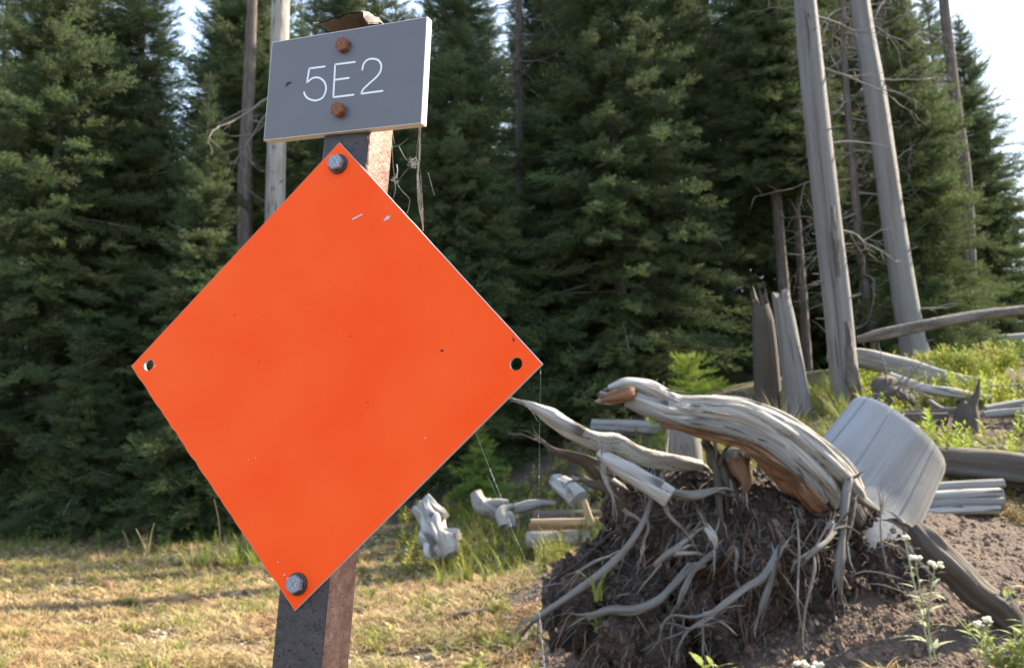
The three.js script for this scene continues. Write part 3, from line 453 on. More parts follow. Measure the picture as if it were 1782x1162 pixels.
  for (let i = 0; i < 900; i++) { const [q, nn] = samples[(4000 + i * 7) % samples.length]; const pts = [q.clone().addScaledVector(nn, -.02)], d = nn.clone().multiplyScalar(.7).add(V(-.5 + (R() - .5) * 1.2, -.25 + (R() - .5) * .8, (R() - .5) * .6)).normalize(), L = .06 + R() * R() * .42; let c = pts[0]; for (let k = 0; k < 5; k++) { d.add(V((R() - .5) * .7, -.28 + (R() - .5) * .4, (R() - .5) * .5)).normalize(); c = c.clone().addScaledVector(d, L / 5); pts.push(c); } const r = .002 + R() * R() * .006; (R() < .5 ? hair : hair2).push(limb(pts, [r, r * .8, r * .3], { seg: 5, step: L / 7, ridge: 0, lump: 0 })); }
  part('rootlets', merge(hair), M.twigGrey, t, 'thin grey rootlets hanging from the soil').userData.kind = 'stuff';
  part('rootlets', merge(hair2), new THREE.MeshStandardMaterial({ color: new THREE.Color().setRGB(.16, .10, .065), roughness: .95 }), t, 'thin brown rootlets hanging from the soil').userData.kind = 'stuff';
  // roots: rows of [px, py, radius px, depth]
  const big = [[1042, 692, 9, 5.55], [1062, 684, 14, 5.56], [1085, 680, 20, 5.58], [1115, 690, 27, 5.6], [1160, 711, 32, 5.62], [1205, 727, 33, 5.63], [1250, 733, 40, 5.64], [1310, 744, 44, 5.66], [1365, 778, 46, 5.68], [1415, 818, 46, 5.7], [1458, 860, 40, 5.75], [1490, 905, 30, 5.85]];
  const core = big.map(([x, y, r, d], i) => [x, y - (i > 4 ? 4 : 0), r * .72, d + .02]);
  part('root_core', rootLimb(core, { seg: 48, step: .022, ridge: .22, kr: 2.6, kl: 1.1, lump: .1, seed: 131, twist: .5 }), M.darkFine, t, 'dark brown rotten heart of the big root');
  const armMat = wood(wPale, [3, .7], .012), armMat2 = wood(wGrey, [3, .7], .012);
  [[[[1060, 676, 6, 5.54], [1090, 668, 10, 5.52], [1130, 676, 14, 5.52], [1180, 699, 13, 5.53], [1240, 702, 13, 5.53], [1300, 714, 17, 5.54], [1360, 742, 20, 5.54], [1415, 780, 21, 5.55], [1462, 818, 17, 5.56], [1492, 850, 11, 5.58], [1506, 872, 6, 5.6]], armMat],
   [[[1078, 682, 7, 5.5], [1110, 694, 13, 5.5], [1160, 712, 16, 5.5], [1220, 722, 17, 5.5], [1290, 733, 18, 5.5], [1350, 764, 19, 5.5], [1400, 805, 19, 5.52], [1440, 842, 17, 5.55], [1462, 876, 12, 5.6]], armMat],
   [[[1088, 700, 6, 5.5], [1130, 716, 10, 5.48], [1190, 734, 11, 5.48], [1250, 744, 13, 5.48], [1310, 759, 14, 5.48], [1360, 789, 16, 5.49], [1402, 829, 16, 5.52], [1430, 872, 14, 5.56]], armMat2],
   [[[1240, 690, 4, 5.6], [1300, 702, 9, 5.62], [1370, 734, 13, 5.62], [1430, 776, 13, 5.62], [1478, 816, 10, 5.62], [1500, 850, 6, 5.62]], armMat]].forEach(([rows, m], i) => part('root_strand', rootLimb(rows, { seg: 40, step: .018, ridge: .17, kr: 1.7, kl: 1.6, lump: .22, seed: 170 + i, twist: .9 }), m, t));
  part('rotten_wood', rootLimb([[1150, 734, 6, 5.5], [1210, 749, 8, 5.5], [1270, 761, 10, 5.5], [1320, 780, 14, 5.5], [1365, 816, 18, 5.52], [1402, 854, 20, 5.56], [1436, 892, 17, 5.64]], { seg: 48, step: .014, ridge: .5, kr: 3.4, kl: 3.4, lump: .5, seed: 132 }), M.red, t, 'red brown rotten wood under the big root');
  for (const [i, rows] of [[[1056, 696, 6, 5.52], [1046, 697, 5, 5.52], [1036, 699, 2, 5.52]], [[1066, 690, 7, 5.5], [1052, 685, 4, 5.5], [1044, 682, 2, 5.5]], [[1090, 690, 9, 5.5], [1066, 698, 6, 5.49], [1050, 702, 2, 5.49]]].entries()) part('splinter', rootLimb(rows, { seg: 12, step: .012, ridge: .3, lump: .3, seed: 180 + i }), armMat, t);
  part('knot', rootLimb([[1046, 694, 7, 5.5], [1066, 690, 11, 5.48], [1090, 686, 13, 5.48], [1110, 688, 9, 5.5]], { seg: 20, step: .012, ridge: .5, kr: 3, lump: .6, kl: 5, seed: 133 }), M.red, t, 'brown crumbled knot at the tip of the big root');
  part('root', rootLimb([[1440, 800, 18, 5.6], [1475, 838, 15, 5.58], [1500, 868, 8, 5.58], [1524, 884, 4, 5.6], [1535, 890, 2, 5.62]], { seg: 20, step: .02, ridge: .25, seed: 134 }), M.paleFine, t);
  const list = [
    [[[908, 698, 4, 5.6], [930, 708, 11, 5.6], [962, 727, 16, 5.62], [1008, 754, 18, 5.65], [1050, 770, 19, 5.68], [1072, 770, 17, 5.7], [1110, 792, 18, 5.72], [1165, 803, 16, 5.76], [1222, 812, 12, 5.82]], M.pale, { lump: .16 }],
    [[[1040, 788, 12, 5.4], [1062, 803, 16, 5.38], [1095, 822, 19, 5.36], [1130, 843, 20, 5.34], [1166, 866, 22, 5.3]], M.pale, { lump: .06, ridge: .07 }],
    [[[1046, 808, 8, 5.36], [1052, 830, 6, 5.34], [1063, 856, 4, 5.33]], M.paleFine, {}],
    [[[1140, 850, 10, 5.42], [1200, 862, 13, 5.45], [1250, 852, 7, 5.5]], M.greyFine, { ridge: .3 }],
    [[[938, 762, 3, 5.75], [962, 782, 7, 5.72], [990, 792, 11, 5.72], [1022, 803, 13, 5.74], [1060, 830, 20, 5.8]], M.darkFine, { lump: .35, ridge: .35 }],
    [[[1010, 830, 6, 5.6], [1030, 842, 9, 5.6], [1060, 850, 12, 5.6], [1085, 880, 14, 5.62]], M.darkFine, { lump: .3 }],
    [[[926, 1080, 7, 5.4], [998, 1032, 9, 5.35], [1060, 985, 10, 5.35], [1104, 935, 8, 5.36], [1128, 888, 6, 5.4], [1136, 855, 5, 5.45]], M.greyFine, { lump: .05, ridge: .08 }],
    [[[1003, 998, 3, 5.4], [1030, 980, 4, 5.4], [1066, 966, 3, 5.42]], M.greyFine, {}],
    [[[1022, 1074, 7, 5.35], [1058, 1062, 9, 5.33], [1108, 1060, 10, 5.32], [1144, 1046, 11, 5.34], [1172, 1018, 10, 5.4], [1205, 985, 12, 5.45]], M.greyFine, {}],
    [[[1138, 984, 6, 5.36], [1160, 966, 10, 5.35], [1186, 953, 12, 5.36]], M.greyFine, { ridge: .08 }],
    [[[1178, 1060, 4, 5.28], [1192, 1022, 7, 5.28], [1214, 985, 6, 5.32], [1240, 965, 8, 5.4]], M.greyFine, {}],
    [[[1236, 1070, 8, 5.2], [1268, 1046, 10, 5.2], [1298, 1024, 9, 5.22], [1330, 1002, 10, 5.25], [1352, 966, 9, 5.3], [1362, 950, 6, 5.36]], M.greyFine, { lump: .25 }],
    [[[1318, 1080, 2, 5.2], [1328, 1050, 12, 5.2], [1338, 1020, 11, 5.22], [1350, 975, 10, 5.28]], M.greyFine, { lump: .3, flat: .5 }],
    [[[1240, 1068, 6, 5.2], [1205, 1074, 4, 5.18], [1168, 1072, 3, 5.16], [1152, 1090, 3, 5.15], [1150, 1110, 2, 5.15]], M.greyFine, {}],
    [[[1240, 1072, 5, 5.2], [1206, 1092, 4, 5.18], [1180, 1104, 3, 5.16], [1145, 1116, 2, 5.15]], M.greyFine, {}],
    [[[1226, 1078, 4, 5.18], [1196, 1100, 3, 5.15], [1176, 1136, 2, 5.12]], M.greyFine, {}],
    [[[1222, 1084, 4, 5.18], [1224, 1106, 2.5, 5.16], [1225, 1122, 2, 5.15]], M.greyFine, {}],
    [[[1180, 1090, 2, 5.14], [1200, 1094, 3, 5.15], [1222, 1086, 3, 5.17]], M.greyFine, {}],
    [[[1402, 972, 7, 5.2], [1420, 956, 8, 5.2], [1438, 942, 6, 5.25], [1455, 915, 8, 5.35]], M.greyFine, {}],
    [[[1476, 838, 12, 5.5], [1470, 880, 11, 5.42], [1466, 930, 9, 5.36], [1463, 965, 13, 5.32], [1461, 1005, 11, 5.3], [1464, 1040, 2, 5.3]], M.greyFine, { ridge: .25, flat: .7 }],
    [[[1488, 870, 5, 5.5], [1482, 905, 6, 5.42], [1470, 950, 5, 5.36]], M.darkFine, {}],
    [[[1388, 905, 2.5, 5.2], [1391, 970, 2.5, 5.15], [1388, 1040, 2.5, 5.1], [1396, 1095, 2, 5.1]], M.twigGrey, {}],
    [[[1446, 905, 2.5, 5.25], [1418, 960, 2.5, 5.2], [1418, 990, 3, 5.15], [1402, 1060, 2.5, 5.12], [1398, 1100, 2, 5.1]], M.twigGrey, {}],
    [[[1246, 800, 9, 5.6], [1250, 850, 8, 5.55], [1255, 900, 7, 5.5]], M.darkFine, { lump: .5 }],
    [[[1285, 805, 20, 5.62], [1298, 840, 12, 5.52], [1296, 862, 5, 5.48]], M.red, { lump: .4 }],
    [[[1236, 780, 14, 5.66], [1250, 808, 16, 5.64], [1270, 850, 14, 5.6]], M.darkFine, { lump: .5 }],
    [[[1230, 918, 8, 5.3], [1242, 935, 9, 5.26], [1246, 948, 5, 5.25]], M.pale, { lump: .4 }],
    [[[1590, 915, 16, 5.35], [1620, 950, 27, 5.3], [1662, 992, 28, 5.25], [1702, 1030, 27, 5.2], [1745, 1062, 24, 5.15], [1778, 1098, 20, 5.1]], M.dark, { lump: .15, ridge: .2, seg: 30 }],
    [[[1582, 960, 8, 5.22], [1612, 990, 8, 5.18], [1645, 1022, 6, 5.14], [1682, 1058, 2, 5.1]], M.paleFine, { flat: .5 }],
    [[[1756, 1050, 8, 5.12], [1768, 1070, 12, 5.1], [1772, 1100, 10, 5.1]], M.darkFine, { jag: .03 }],
    [[[1534, 882, 2.5, 5.5], [1534, 930, 3, 5.45], [1544, 990, 2, 5.4]], M.paleFine, {}],
    [[[1120, 880, 3, 5.45], [1128, 920, 3, 5.42], [1118, 945, 2, 5.4]], M.twigGrey, {}],
    [[[1156, 884, 4, 5.35], [1172, 905, 5, 5.32], [1196, 925, 3, 5.32]], M.greyFine, {}],
    [[[1160, 690, 2.5, 5.9], [1162, 745, 3, 5.85], [1158, 790, 4, 5.8], [1150, 830, 4, 5.75]], M.paleFine, { lump: .5 }],
  ];
  const fray = [], fray2 = [], RF = rng(404);
  list.forEach(([rows, mat, o], i) => {
    part('root', rootLimb(rows.map(([x, y, r, d]) => [x, y, r * (r > 15 ? .9 : .68), d]), { seg: o.seg || 20, step: .014, ridge: .26, lump: .26, kl: 3.2, seed: 140 + i, ...o }), mat, t);
    for (const e of [0, rows.length - 1]) { const A = at(...[0, 1].map((k) => rows[e][k]), rows[e][3]), Bq = rows[e ? e - 1 : 1], D = A.clone().sub(at(Bq[0], Bq[1], Bq[3])).normalize(), r = rows[e][2] * rows[e][3] / F; if (i === 1 || rows[e][2] > 20) continue;
      for (let k = 0; k < 4; k++) { const d = D.clone(), L = .05 + RF() * .16, pts = [A.clone().addScaledVector(D, -.05).add(V((RF() - .5) * r, (RF() - .5) * r, (RF() - .5) * r))]; for (let q = 0; q < 4; q++) { d.add(V((RF() - .5) * .7, (RF() - .5) * .7 - .12, (RF() - .5) * .5)).normalize(); pts.push(pts[pts.length - 1].clone().addScaledVector(d, L / 4 + (q ? 0 : .05))); } (RF() < .6 ? fray : fray2).push(limb(pts, [Math.max(.003, r * .4), Math.max(.0025, r * .25), .0012], { seg: 6, step: .02, ridge: .2, lump: .2 })); } }
  });
  // slivers lifting off the big root
  for (const rows of [[[1090, 668, 10, 5.5], [1180, 699, 13, 5.5], [1300, 714, 17, 5.51], [1415, 780, 21, 5.53], [1492, 850, 11, 5.55]], [[1110, 700, 13, 5.47], [1220, 724, 17, 5.47], [1350, 770, 19, 5.47], [1440, 846, 17, 5.5]], [[1150, 735, 10, 5.46], [1250, 756, 16, 5.46], [1360, 806, 18, 5.46], [1430, 880, 14, 5.52]]]) {
    const cv = new THREE.CatmullRomCurve3(rows.map((r) => at(r[0], r[1], r[3])));
    for (let k = 0; k < 26; k++) { const u = RF() * .85, w = .04 + RF() * .16, off = V((RF() - .5) * .05, (RF() - .5) * .13, (RF() - .3) * .05), lift = off.clone().multiplyScalar(1 + RF() * .4); (RF() < .55 ? fray : fray2).push(limb([cv.getPoint(u).add(off), cv.getPoint(Math.min(1, u + w * .5)).add(off).add(V(0, .004, .008)), cv.getPoint(Math.min(1, u + w)).add(lift)], [.002, .003 + RF() * .006, .001], { seg: 6, step: .03, ridge: .3, lump: .2 })); }
  }
  part('splinters', merge(fray), M.paleFine, t, 'frayed pale splinters at the root ends').userData.kind = 'stuff';
  part('splinters', merge(fray2), M.darkFine, t, 'frayed brown splinters at the root ends').userData.kind = 'stuff';
  // roots hugging the soil, running out from the middle
  const surf = (px, py) => { const o = camera.position, q = at(px, py, 1).sub(o); for (let d = 4.5; d < 7; d += .03) { const c = o.clone().addScaledVector(q, d); if (c.y < HT(c.x, c.z) || sdf(c) < .01) return c; } return null; };
  const hug = (x, y, a, len, r, lvl, out) => { const pts = [], n = 7; let an = a; for (let k = 0; k <= n; k++) { const c = surf(x, y); if (!c) break; pts.push(c.addScaledVector(back, .004 + r * (.2 + RF() * 1.6))); an += (RF() - .5) * .75; x += Math.cos(an) * len / n; y += Math.sin(an) * len / n; if (lvl > 0 && k > 1 && RF() < .42) hug(x, y, an + (RF() < .5 ? -1 : 1) * (.5 + RF() * .5), len * (.3 + RF() * .35), r * .55, lvl - 1, out); } if (pts.length > 3 && pts.every((p, i) => !i || p.distanceTo(pts[i - 1]) < .35)) out.push(limb(pts, [r, r * .8, r * .55, r * .2], { seg: r > .006 ? 10 : 6, step: .025, ridge: .25, lump: .35, kl: 4, seed: RF() * 90 })); };
  const mats = [M.greyFine, M.darkFine, M.darkFine, M.greyFine, M.red];
  for (let i = 0; i < 64; i++) { const a = .2 + RF() * 2.75, q = RF() * 150, out = []; hug(1300 + Math.cos(a) * (60 + q) * 1.1, 862 + Math.sin(a) * (q * .9), a + (RF() - .5) * .8, 60 + RF() * 130, .004 + RF() * RF() * .016, 2, out); if (out.length) part('root', merge(out), mats[i % 5], t); }
}
solo('green_scrap', (() => { const g = new THREE.SphereGeometry(.04, 12, 8); g.scale(1, .5, .7); const c = at(1092, 832, 5.55); g.translate(c.x, c.y, c.z); return g; })(), new THREE.MeshStandardMaterial({ color: new THREE.Color().setRGB(.12, .42, .25), roughness: .6 }), 'small bright green scrap caught in the soil among the left roots', 'scrap');

// ------------------------------------------------------------------ small plants
function leafGeo(L, w, droop, seg = 4) { const t = []; for (let k = 0; k < seg; k++) { const a = k / seg, b = (k + 1) / seg, W0 = w * Math.sin(Math.PI * Math.pow(a, .8)) , W1 = w * Math.sin(Math.PI * Math.pow(b, .8)), y0 = -droop * a * a * L, y1 = -droop * b * b * L; t.push(a * L, y0, -W0, a * L, y0, W0, b * L, y1, W1, a * L, y0, -W0, b * L, y1, W1, b * L, y1, -W1); } return ribbonGeo(t); }
{ const R = rng(313), spots = [[1585, 9.6], [1640, 10.4], [1690, 12.4], [1560, 13.2], [1625, 13.6], [1730, 13.0], [1520, 12.6], [1765, 10.2], [1600, 12.4], [1670, 11.0], [1500, 14.2], [1540, 11.4]];
  spots.forEach(([px, d]) => { const p = onGround(px, d, .02 + R() * .05), a = R() * 3.14, L = .5 + R() * 1.1, pts = []; for (let k = -2; k <= 2; k++) { const q = V(p.x + Math.cos(a) * L * k / 4 + (R() - .5) * .06, 0, p.z + Math.sin(a) * L * k / 4); q.y = HT(q.x, q.z) + .03 + R() * .1; pts.push(q); } const r = .015 + R() * .035; solo('fallen_branch', limb(pts, [r, r * .9, r * .5], { seg: 10, step: .04, ridge: .2, lump: .3, seed: px }), [M.pale, M.grey, M.dark][px % 3], 'weathered broken branch lying in the weeds on the right slope', 'branch', 'broken branches on the right slope'); }); }
function forb(pos, o) { // leafy stems with optional flower heads
  const R = rng(o.seed), t = thing(o.name, o.label, o.category, pos, o.group), stems = [], leaves = [], heads = [];
  for (let s = 0; s < (o.stems || 3); s++) {
    const h = o.h * (.6 + R() * .5), a = R() * 6.28, ln = (o.spread || .25) * h * (.3 + R()), top = pos.clone().add(V(Math.cos(a) * ln, h, Math.sin(a) * ln)), base = pos.clone().add(V((R() - .5) * .05, -.03, (R() - .5) * .05)), mid = base.clone().lerp(top, .5).add(V((R() - .5) * .03, .02, (R() - .5) * .03)), cv = new THREE.CatmullRomCurve3([base, mid, top]);
    stems.push(limb([base, mid, top], [.005, .004, .003], { seg: 6, step: .05, ridge: 0, lump: 0 }));
    for (let i = 0; i < (o.leaves || 14); i++) { const k = .08 + .88 * i / (o.leaves || 14), L = o.leaf * (1 - k * .5) * (.7 + R() * .5), g = leafGeo(L, L * (o.wid || .11), .3 + R() * .5); g.rotateZ(.5 + R() * .5); g.rotateY(i * 2.4 + R()); const p = cv.getPoint(k); g.translate(p.x, p.y, p.z); leaves.push(g); }
    if (o.flower) for (let i = 0; i < o.flower; i++) { const g = new THREE.IcosahedronGeometry(.011 * (.7 + R() * .6), 1), P = g.attributes.position; for (let q = 0; q < P.count; q++) { const k = 1 + .35 * N3(P.getX(q) * 200, P.getY(q) * 200, i); P.setXYZ(q, P.getX(q) * k, P.getY(q) * k * .8, P.getZ(q) * k); } g.computeVertexNormals(); g.translate(top.x + (R() - .5) * .06, top.y + (R() - .5) * .02, top.z + (R() - .5) * .06); heads.push(g); }
  }
  part('stems', merge(stems), o.stemMat || M.silver, t); part('leaves', merge(leaves), o.mat || M.herb, t).userData.kind = 'stuff';
  if (heads.length) part('flower_heads', merge(heads), M.petal, t).userData.kind = 'stuff';
  return t;
}
const gp = (px, py, lift = 0) => { const p = hit(px, py); p.y = HT(p.x, p.z) + lift; return p; };
const seat = (px, d) => { const p = at(px, 1000, d); p.y = HT(p.x, p.z); return p; };
const tipAt = (px, py, d, h) => { const p = at(px, py, d); p.y -= h; return p; };
forb(tipAt(1606, 930, 4.7, .62), { name: 'everlasting_plant', seed: 201, h: .62, stems: 3, spread: .2, leaf: .13, leaves: 11, wid: .12, flower: 8, mat: M.silver, category: 'wildflower', label: 'tall silvery wildflower with cream heads growing in front of the dark right root' });
forb(tipAt(1415, 1138, 4.4, .3), { name: 'everlasting_plant', seed: 202, h: .3, stems: 4, spread: .2, leaf: .09, flower: 10, mat: M.silver, category: 'wildflower', label: 'cream white wildflower cluster at the bottom edge below the roots' });
forb(tipAt(1702, 1082, 4.4, .34), { name: 'everlasting_plant', seed: 203, h: .34, stems: 2, spread: .15, leaf: .1, flower: 6, mat: M.herb, category: 'wildflower', label: 'small cream wildflower on a thin stem at the lower right corner' });
forb(tipAt(1752, 1085, 4.4, .3), { name: 'fern_like_plant', seed: 204, h: .32, stems: 12, spread: .8, leaf: .13, leaves: 16, wid: .13, mat: M.herb, category: 'plant', label: 'bright green leafy plant in the bottom right corner' });
forb(tipAt(1748, 1015, 5.3, .2), { name: 'leafy_weed', seed: 205, h: .2, stems: 2, leaf: .16, leaves: 6, wid: .2, mat: M.herb, category: 'plant', label: 'small broad leaved weed right of the dark right root' });
forb(tipAt(820, 1140, 6, .12), { name: 'leafy_weed', seed: 206, h: .12, stems: 3, leaf: .13, leaves: 7, wid: .2, spread: .8, mat: M.herb, category: 'plant', label: 'low green weed with white flecks at the bottom edge right of the post' });
forb(tipAt(1230, 1120, 4.7, .2), { name: 'leafy_weed', seed: 207, h: .16, stems: 2, leaf: .2, leaves: 4, wid: .16, mat: M.herb, category: 'plant', label: 'green blade leaf at the bottom edge below the root fringe' });
{ const R = rng(72); [[[212, 922, 15], [222, 945, 15], [217, 968, 15]], [[236, 920, 14.6], [248, 945, 14.6], [256, 968, 14.6]], [[268, 910, 14.6], [262, 930, 14.6], [256, 955, 14.6]], [[372, 868, 14], [380, 905, 14], [384, 945, 14]]].forEach((r, i) => { const p = r.map(([x, y, d]) => at(x, y, d - 1)); p[2].y = HT(p[2].x, p[2].z) - .03; solo('dead_stalk', limb(p, [.006, .009, .01], { seg: 5, step: .05 }), M.straw, ['bent grey dead stalk, leftmost of four at the shaded forest edge', 'dead tan stalk leaning left at the forest edge, second from left', 'thin tan stalk meeting the second one at its foot', 'single tan stalk beside the lower left edge of the diamond'][i], 'stalk'); }); }
function grassTuft(pos, o) { if (o.clumps) { const t = thing('grass_bush', o.label, 'grass', pos), R = rng(o.seed), l = [], dry = []; for (let i = 0; i < o.clumps; i++) { const g = tuft(rng(o.seed + i * 7), 14, o.h * .35, o.h * (.5 + R() * .5), .7, .007), x = (R() - .5) * o.wide, z = (R() - .5) * o.wide * .7, p = V(pos.x + x, 0, pos.z + z); g.translate(p.x, HT(p.x, p.z), p.z); (R() < .7 ? l : dry).push(g); } part('blades', merge(l), M.herb, t).userData.kind = 'stuff'; part('dry_blades', merge(dry), M.straw, t).userData.kind = 'stuff'; return; } const t = thing('grass_tuft', o.label, 'grass', pos), g = tuft(rng(o.seed), o.n, o.h * .5, o.h, o.lean, o.w); g.translate(pos.x, pos.y, pos.z); part('blades', g, o.mat, t).userData.kind = 'stuff'; }
grassTuft(onGround(1375, 9.2), { seed: 211, n: 90, h: 1.0, lean: .42, w: .005, mat: M.straw, label: 'tall tuft of dry tan grass behind the big root, before the broken snags' });
grassTuft(at(1040, 1045, 5.2), { seed: 212, n: 16, h: .24, lean: .8, w: .007, mat: M.grass, label: 'green grass tuft growing on the long grey stick' });
grassTuft(at(1045, 1100, 5.4), { seed: 213, n: 26, h: .16, lean: 1, w: .007, mat: M.grass, label: 'low green grass tuft beneath the lower left root' });
grassTuft(gp(400, 985), { seed: 214, clumps: 40, h: .5, wide: 1.1, label: 'bright yellow green bush of grass left of the diamond bottom edge' });
grassTuft(gp(452, 968), { seed: 219, clumps: 40, h: .62, wide: 1.0, label: 'yellow green bush of grass touching the lower left edge of the diamond' });
grassTuft(gp(255, 968), { seed: 215, n: 16, h: .5, lean: .4, w: .005, mat: M.straw, label: 'few tall dry stems at the edge of the shaded trees on the left' });
grassTuft(gp(225, 1055), { seed: 216, n: 60, h: .16, lean: .9, w: .006, mat: M.grass, label: 'low green patch of grass in the shadow stripe on the left' });
{ // weeds on the sunny slope at right and behind the roots
  const R = rng(55), sprig = (() => { const l = []; const r = rng(4); for (let i = 0; i < 26; i++) { const k = i / 26, L = .13 * (1 - k * .55) * (.7 + r() * .5), g = leafGeo(L, L * .16, .3, 2); g.rotateZ(.6 + r() * .5); g.rotateY(i * 2.4); g.translate((r() - .5) * .03, k * .34, (r() - .5) * .03); l.push(g); } return merge(l); })(), list = [], dark = [];
  for (let i = 0; i < 1000; i++) { const px = 1500 + R() * 420, d = 8.8 + R() * 9, p = onGround(px, d), [s] = cover(p.x, p.z), n = fbm(p.x * 1.2, p.z * 1.2, 60, 3); if (s > .4 || n < -.07) continue; const k = .7 + R() * .7; list.push([p, R() * 6, .6 + R() * .9, [k * (.95 + R() * .4), k * 1.15, k * .75]]); }
  for (let i = 0; i < 700; i++) { const px = 690 + R() * 640, d = 11 + R() * 6, p = onGround(px, d), n = fbm(p.x * 1.2, p.z * 1.2, 61, 3); if (n < 0) continue; const k = .55 + R() * .7; list.push([p, R() * 6, .4 + R() * .6, [k * (1 + R() * .3), k, k * .8]]); }
  for (let i = 0; i < 420; i++) { const px = -150 + R() * 720, d = 13.9 + R() * 4, p = onGround(px, d); const k = .7 + R() * .5; dark.push([p, R() * 6,   .25 + R() * R() * .8, [k * .8, k, k * .9]]); }
  stuff('meadow_weeds', 'yellow green leafy weeds covering the sunny slope and clearing edge', 'weeds', sprig, M.herb, list);
  stuff('forest_undergrowth', 'dark green undergrowth below the shaded trees on the left', 'undergrowth', sprig, M.herb, dark);
  [[1690, 14.6, .9], [1745, 15.4, 1.0], [1640, 15.2, .7]].forEach(([px, d, s], i) => { const p = onGround(px, d), t = thing('low_shrub', ['round green shrub below the sunlit spruce, middle one', 'round green shrub at the right edge of the slope', 'small shrub at the foot of the sunlit spruce'][i], 'shrub', p); const l = []; for (let k = 0; k < 70; k++) { const a = R() * 6.28, r = Math.sqrt(R()) * .55 * s; l.push([V(Math.cos(a) * r, R() * .35 * s * (1 - r * .8), Math.sin(a) * r), R() * 6, .8 + R() * .6, [.7 + R() * .5, .7 + R() * .4, .6], .2]); } stuff('foliage', '', '', sprig, M.herb, l, t).name = 'foliage'; });
}

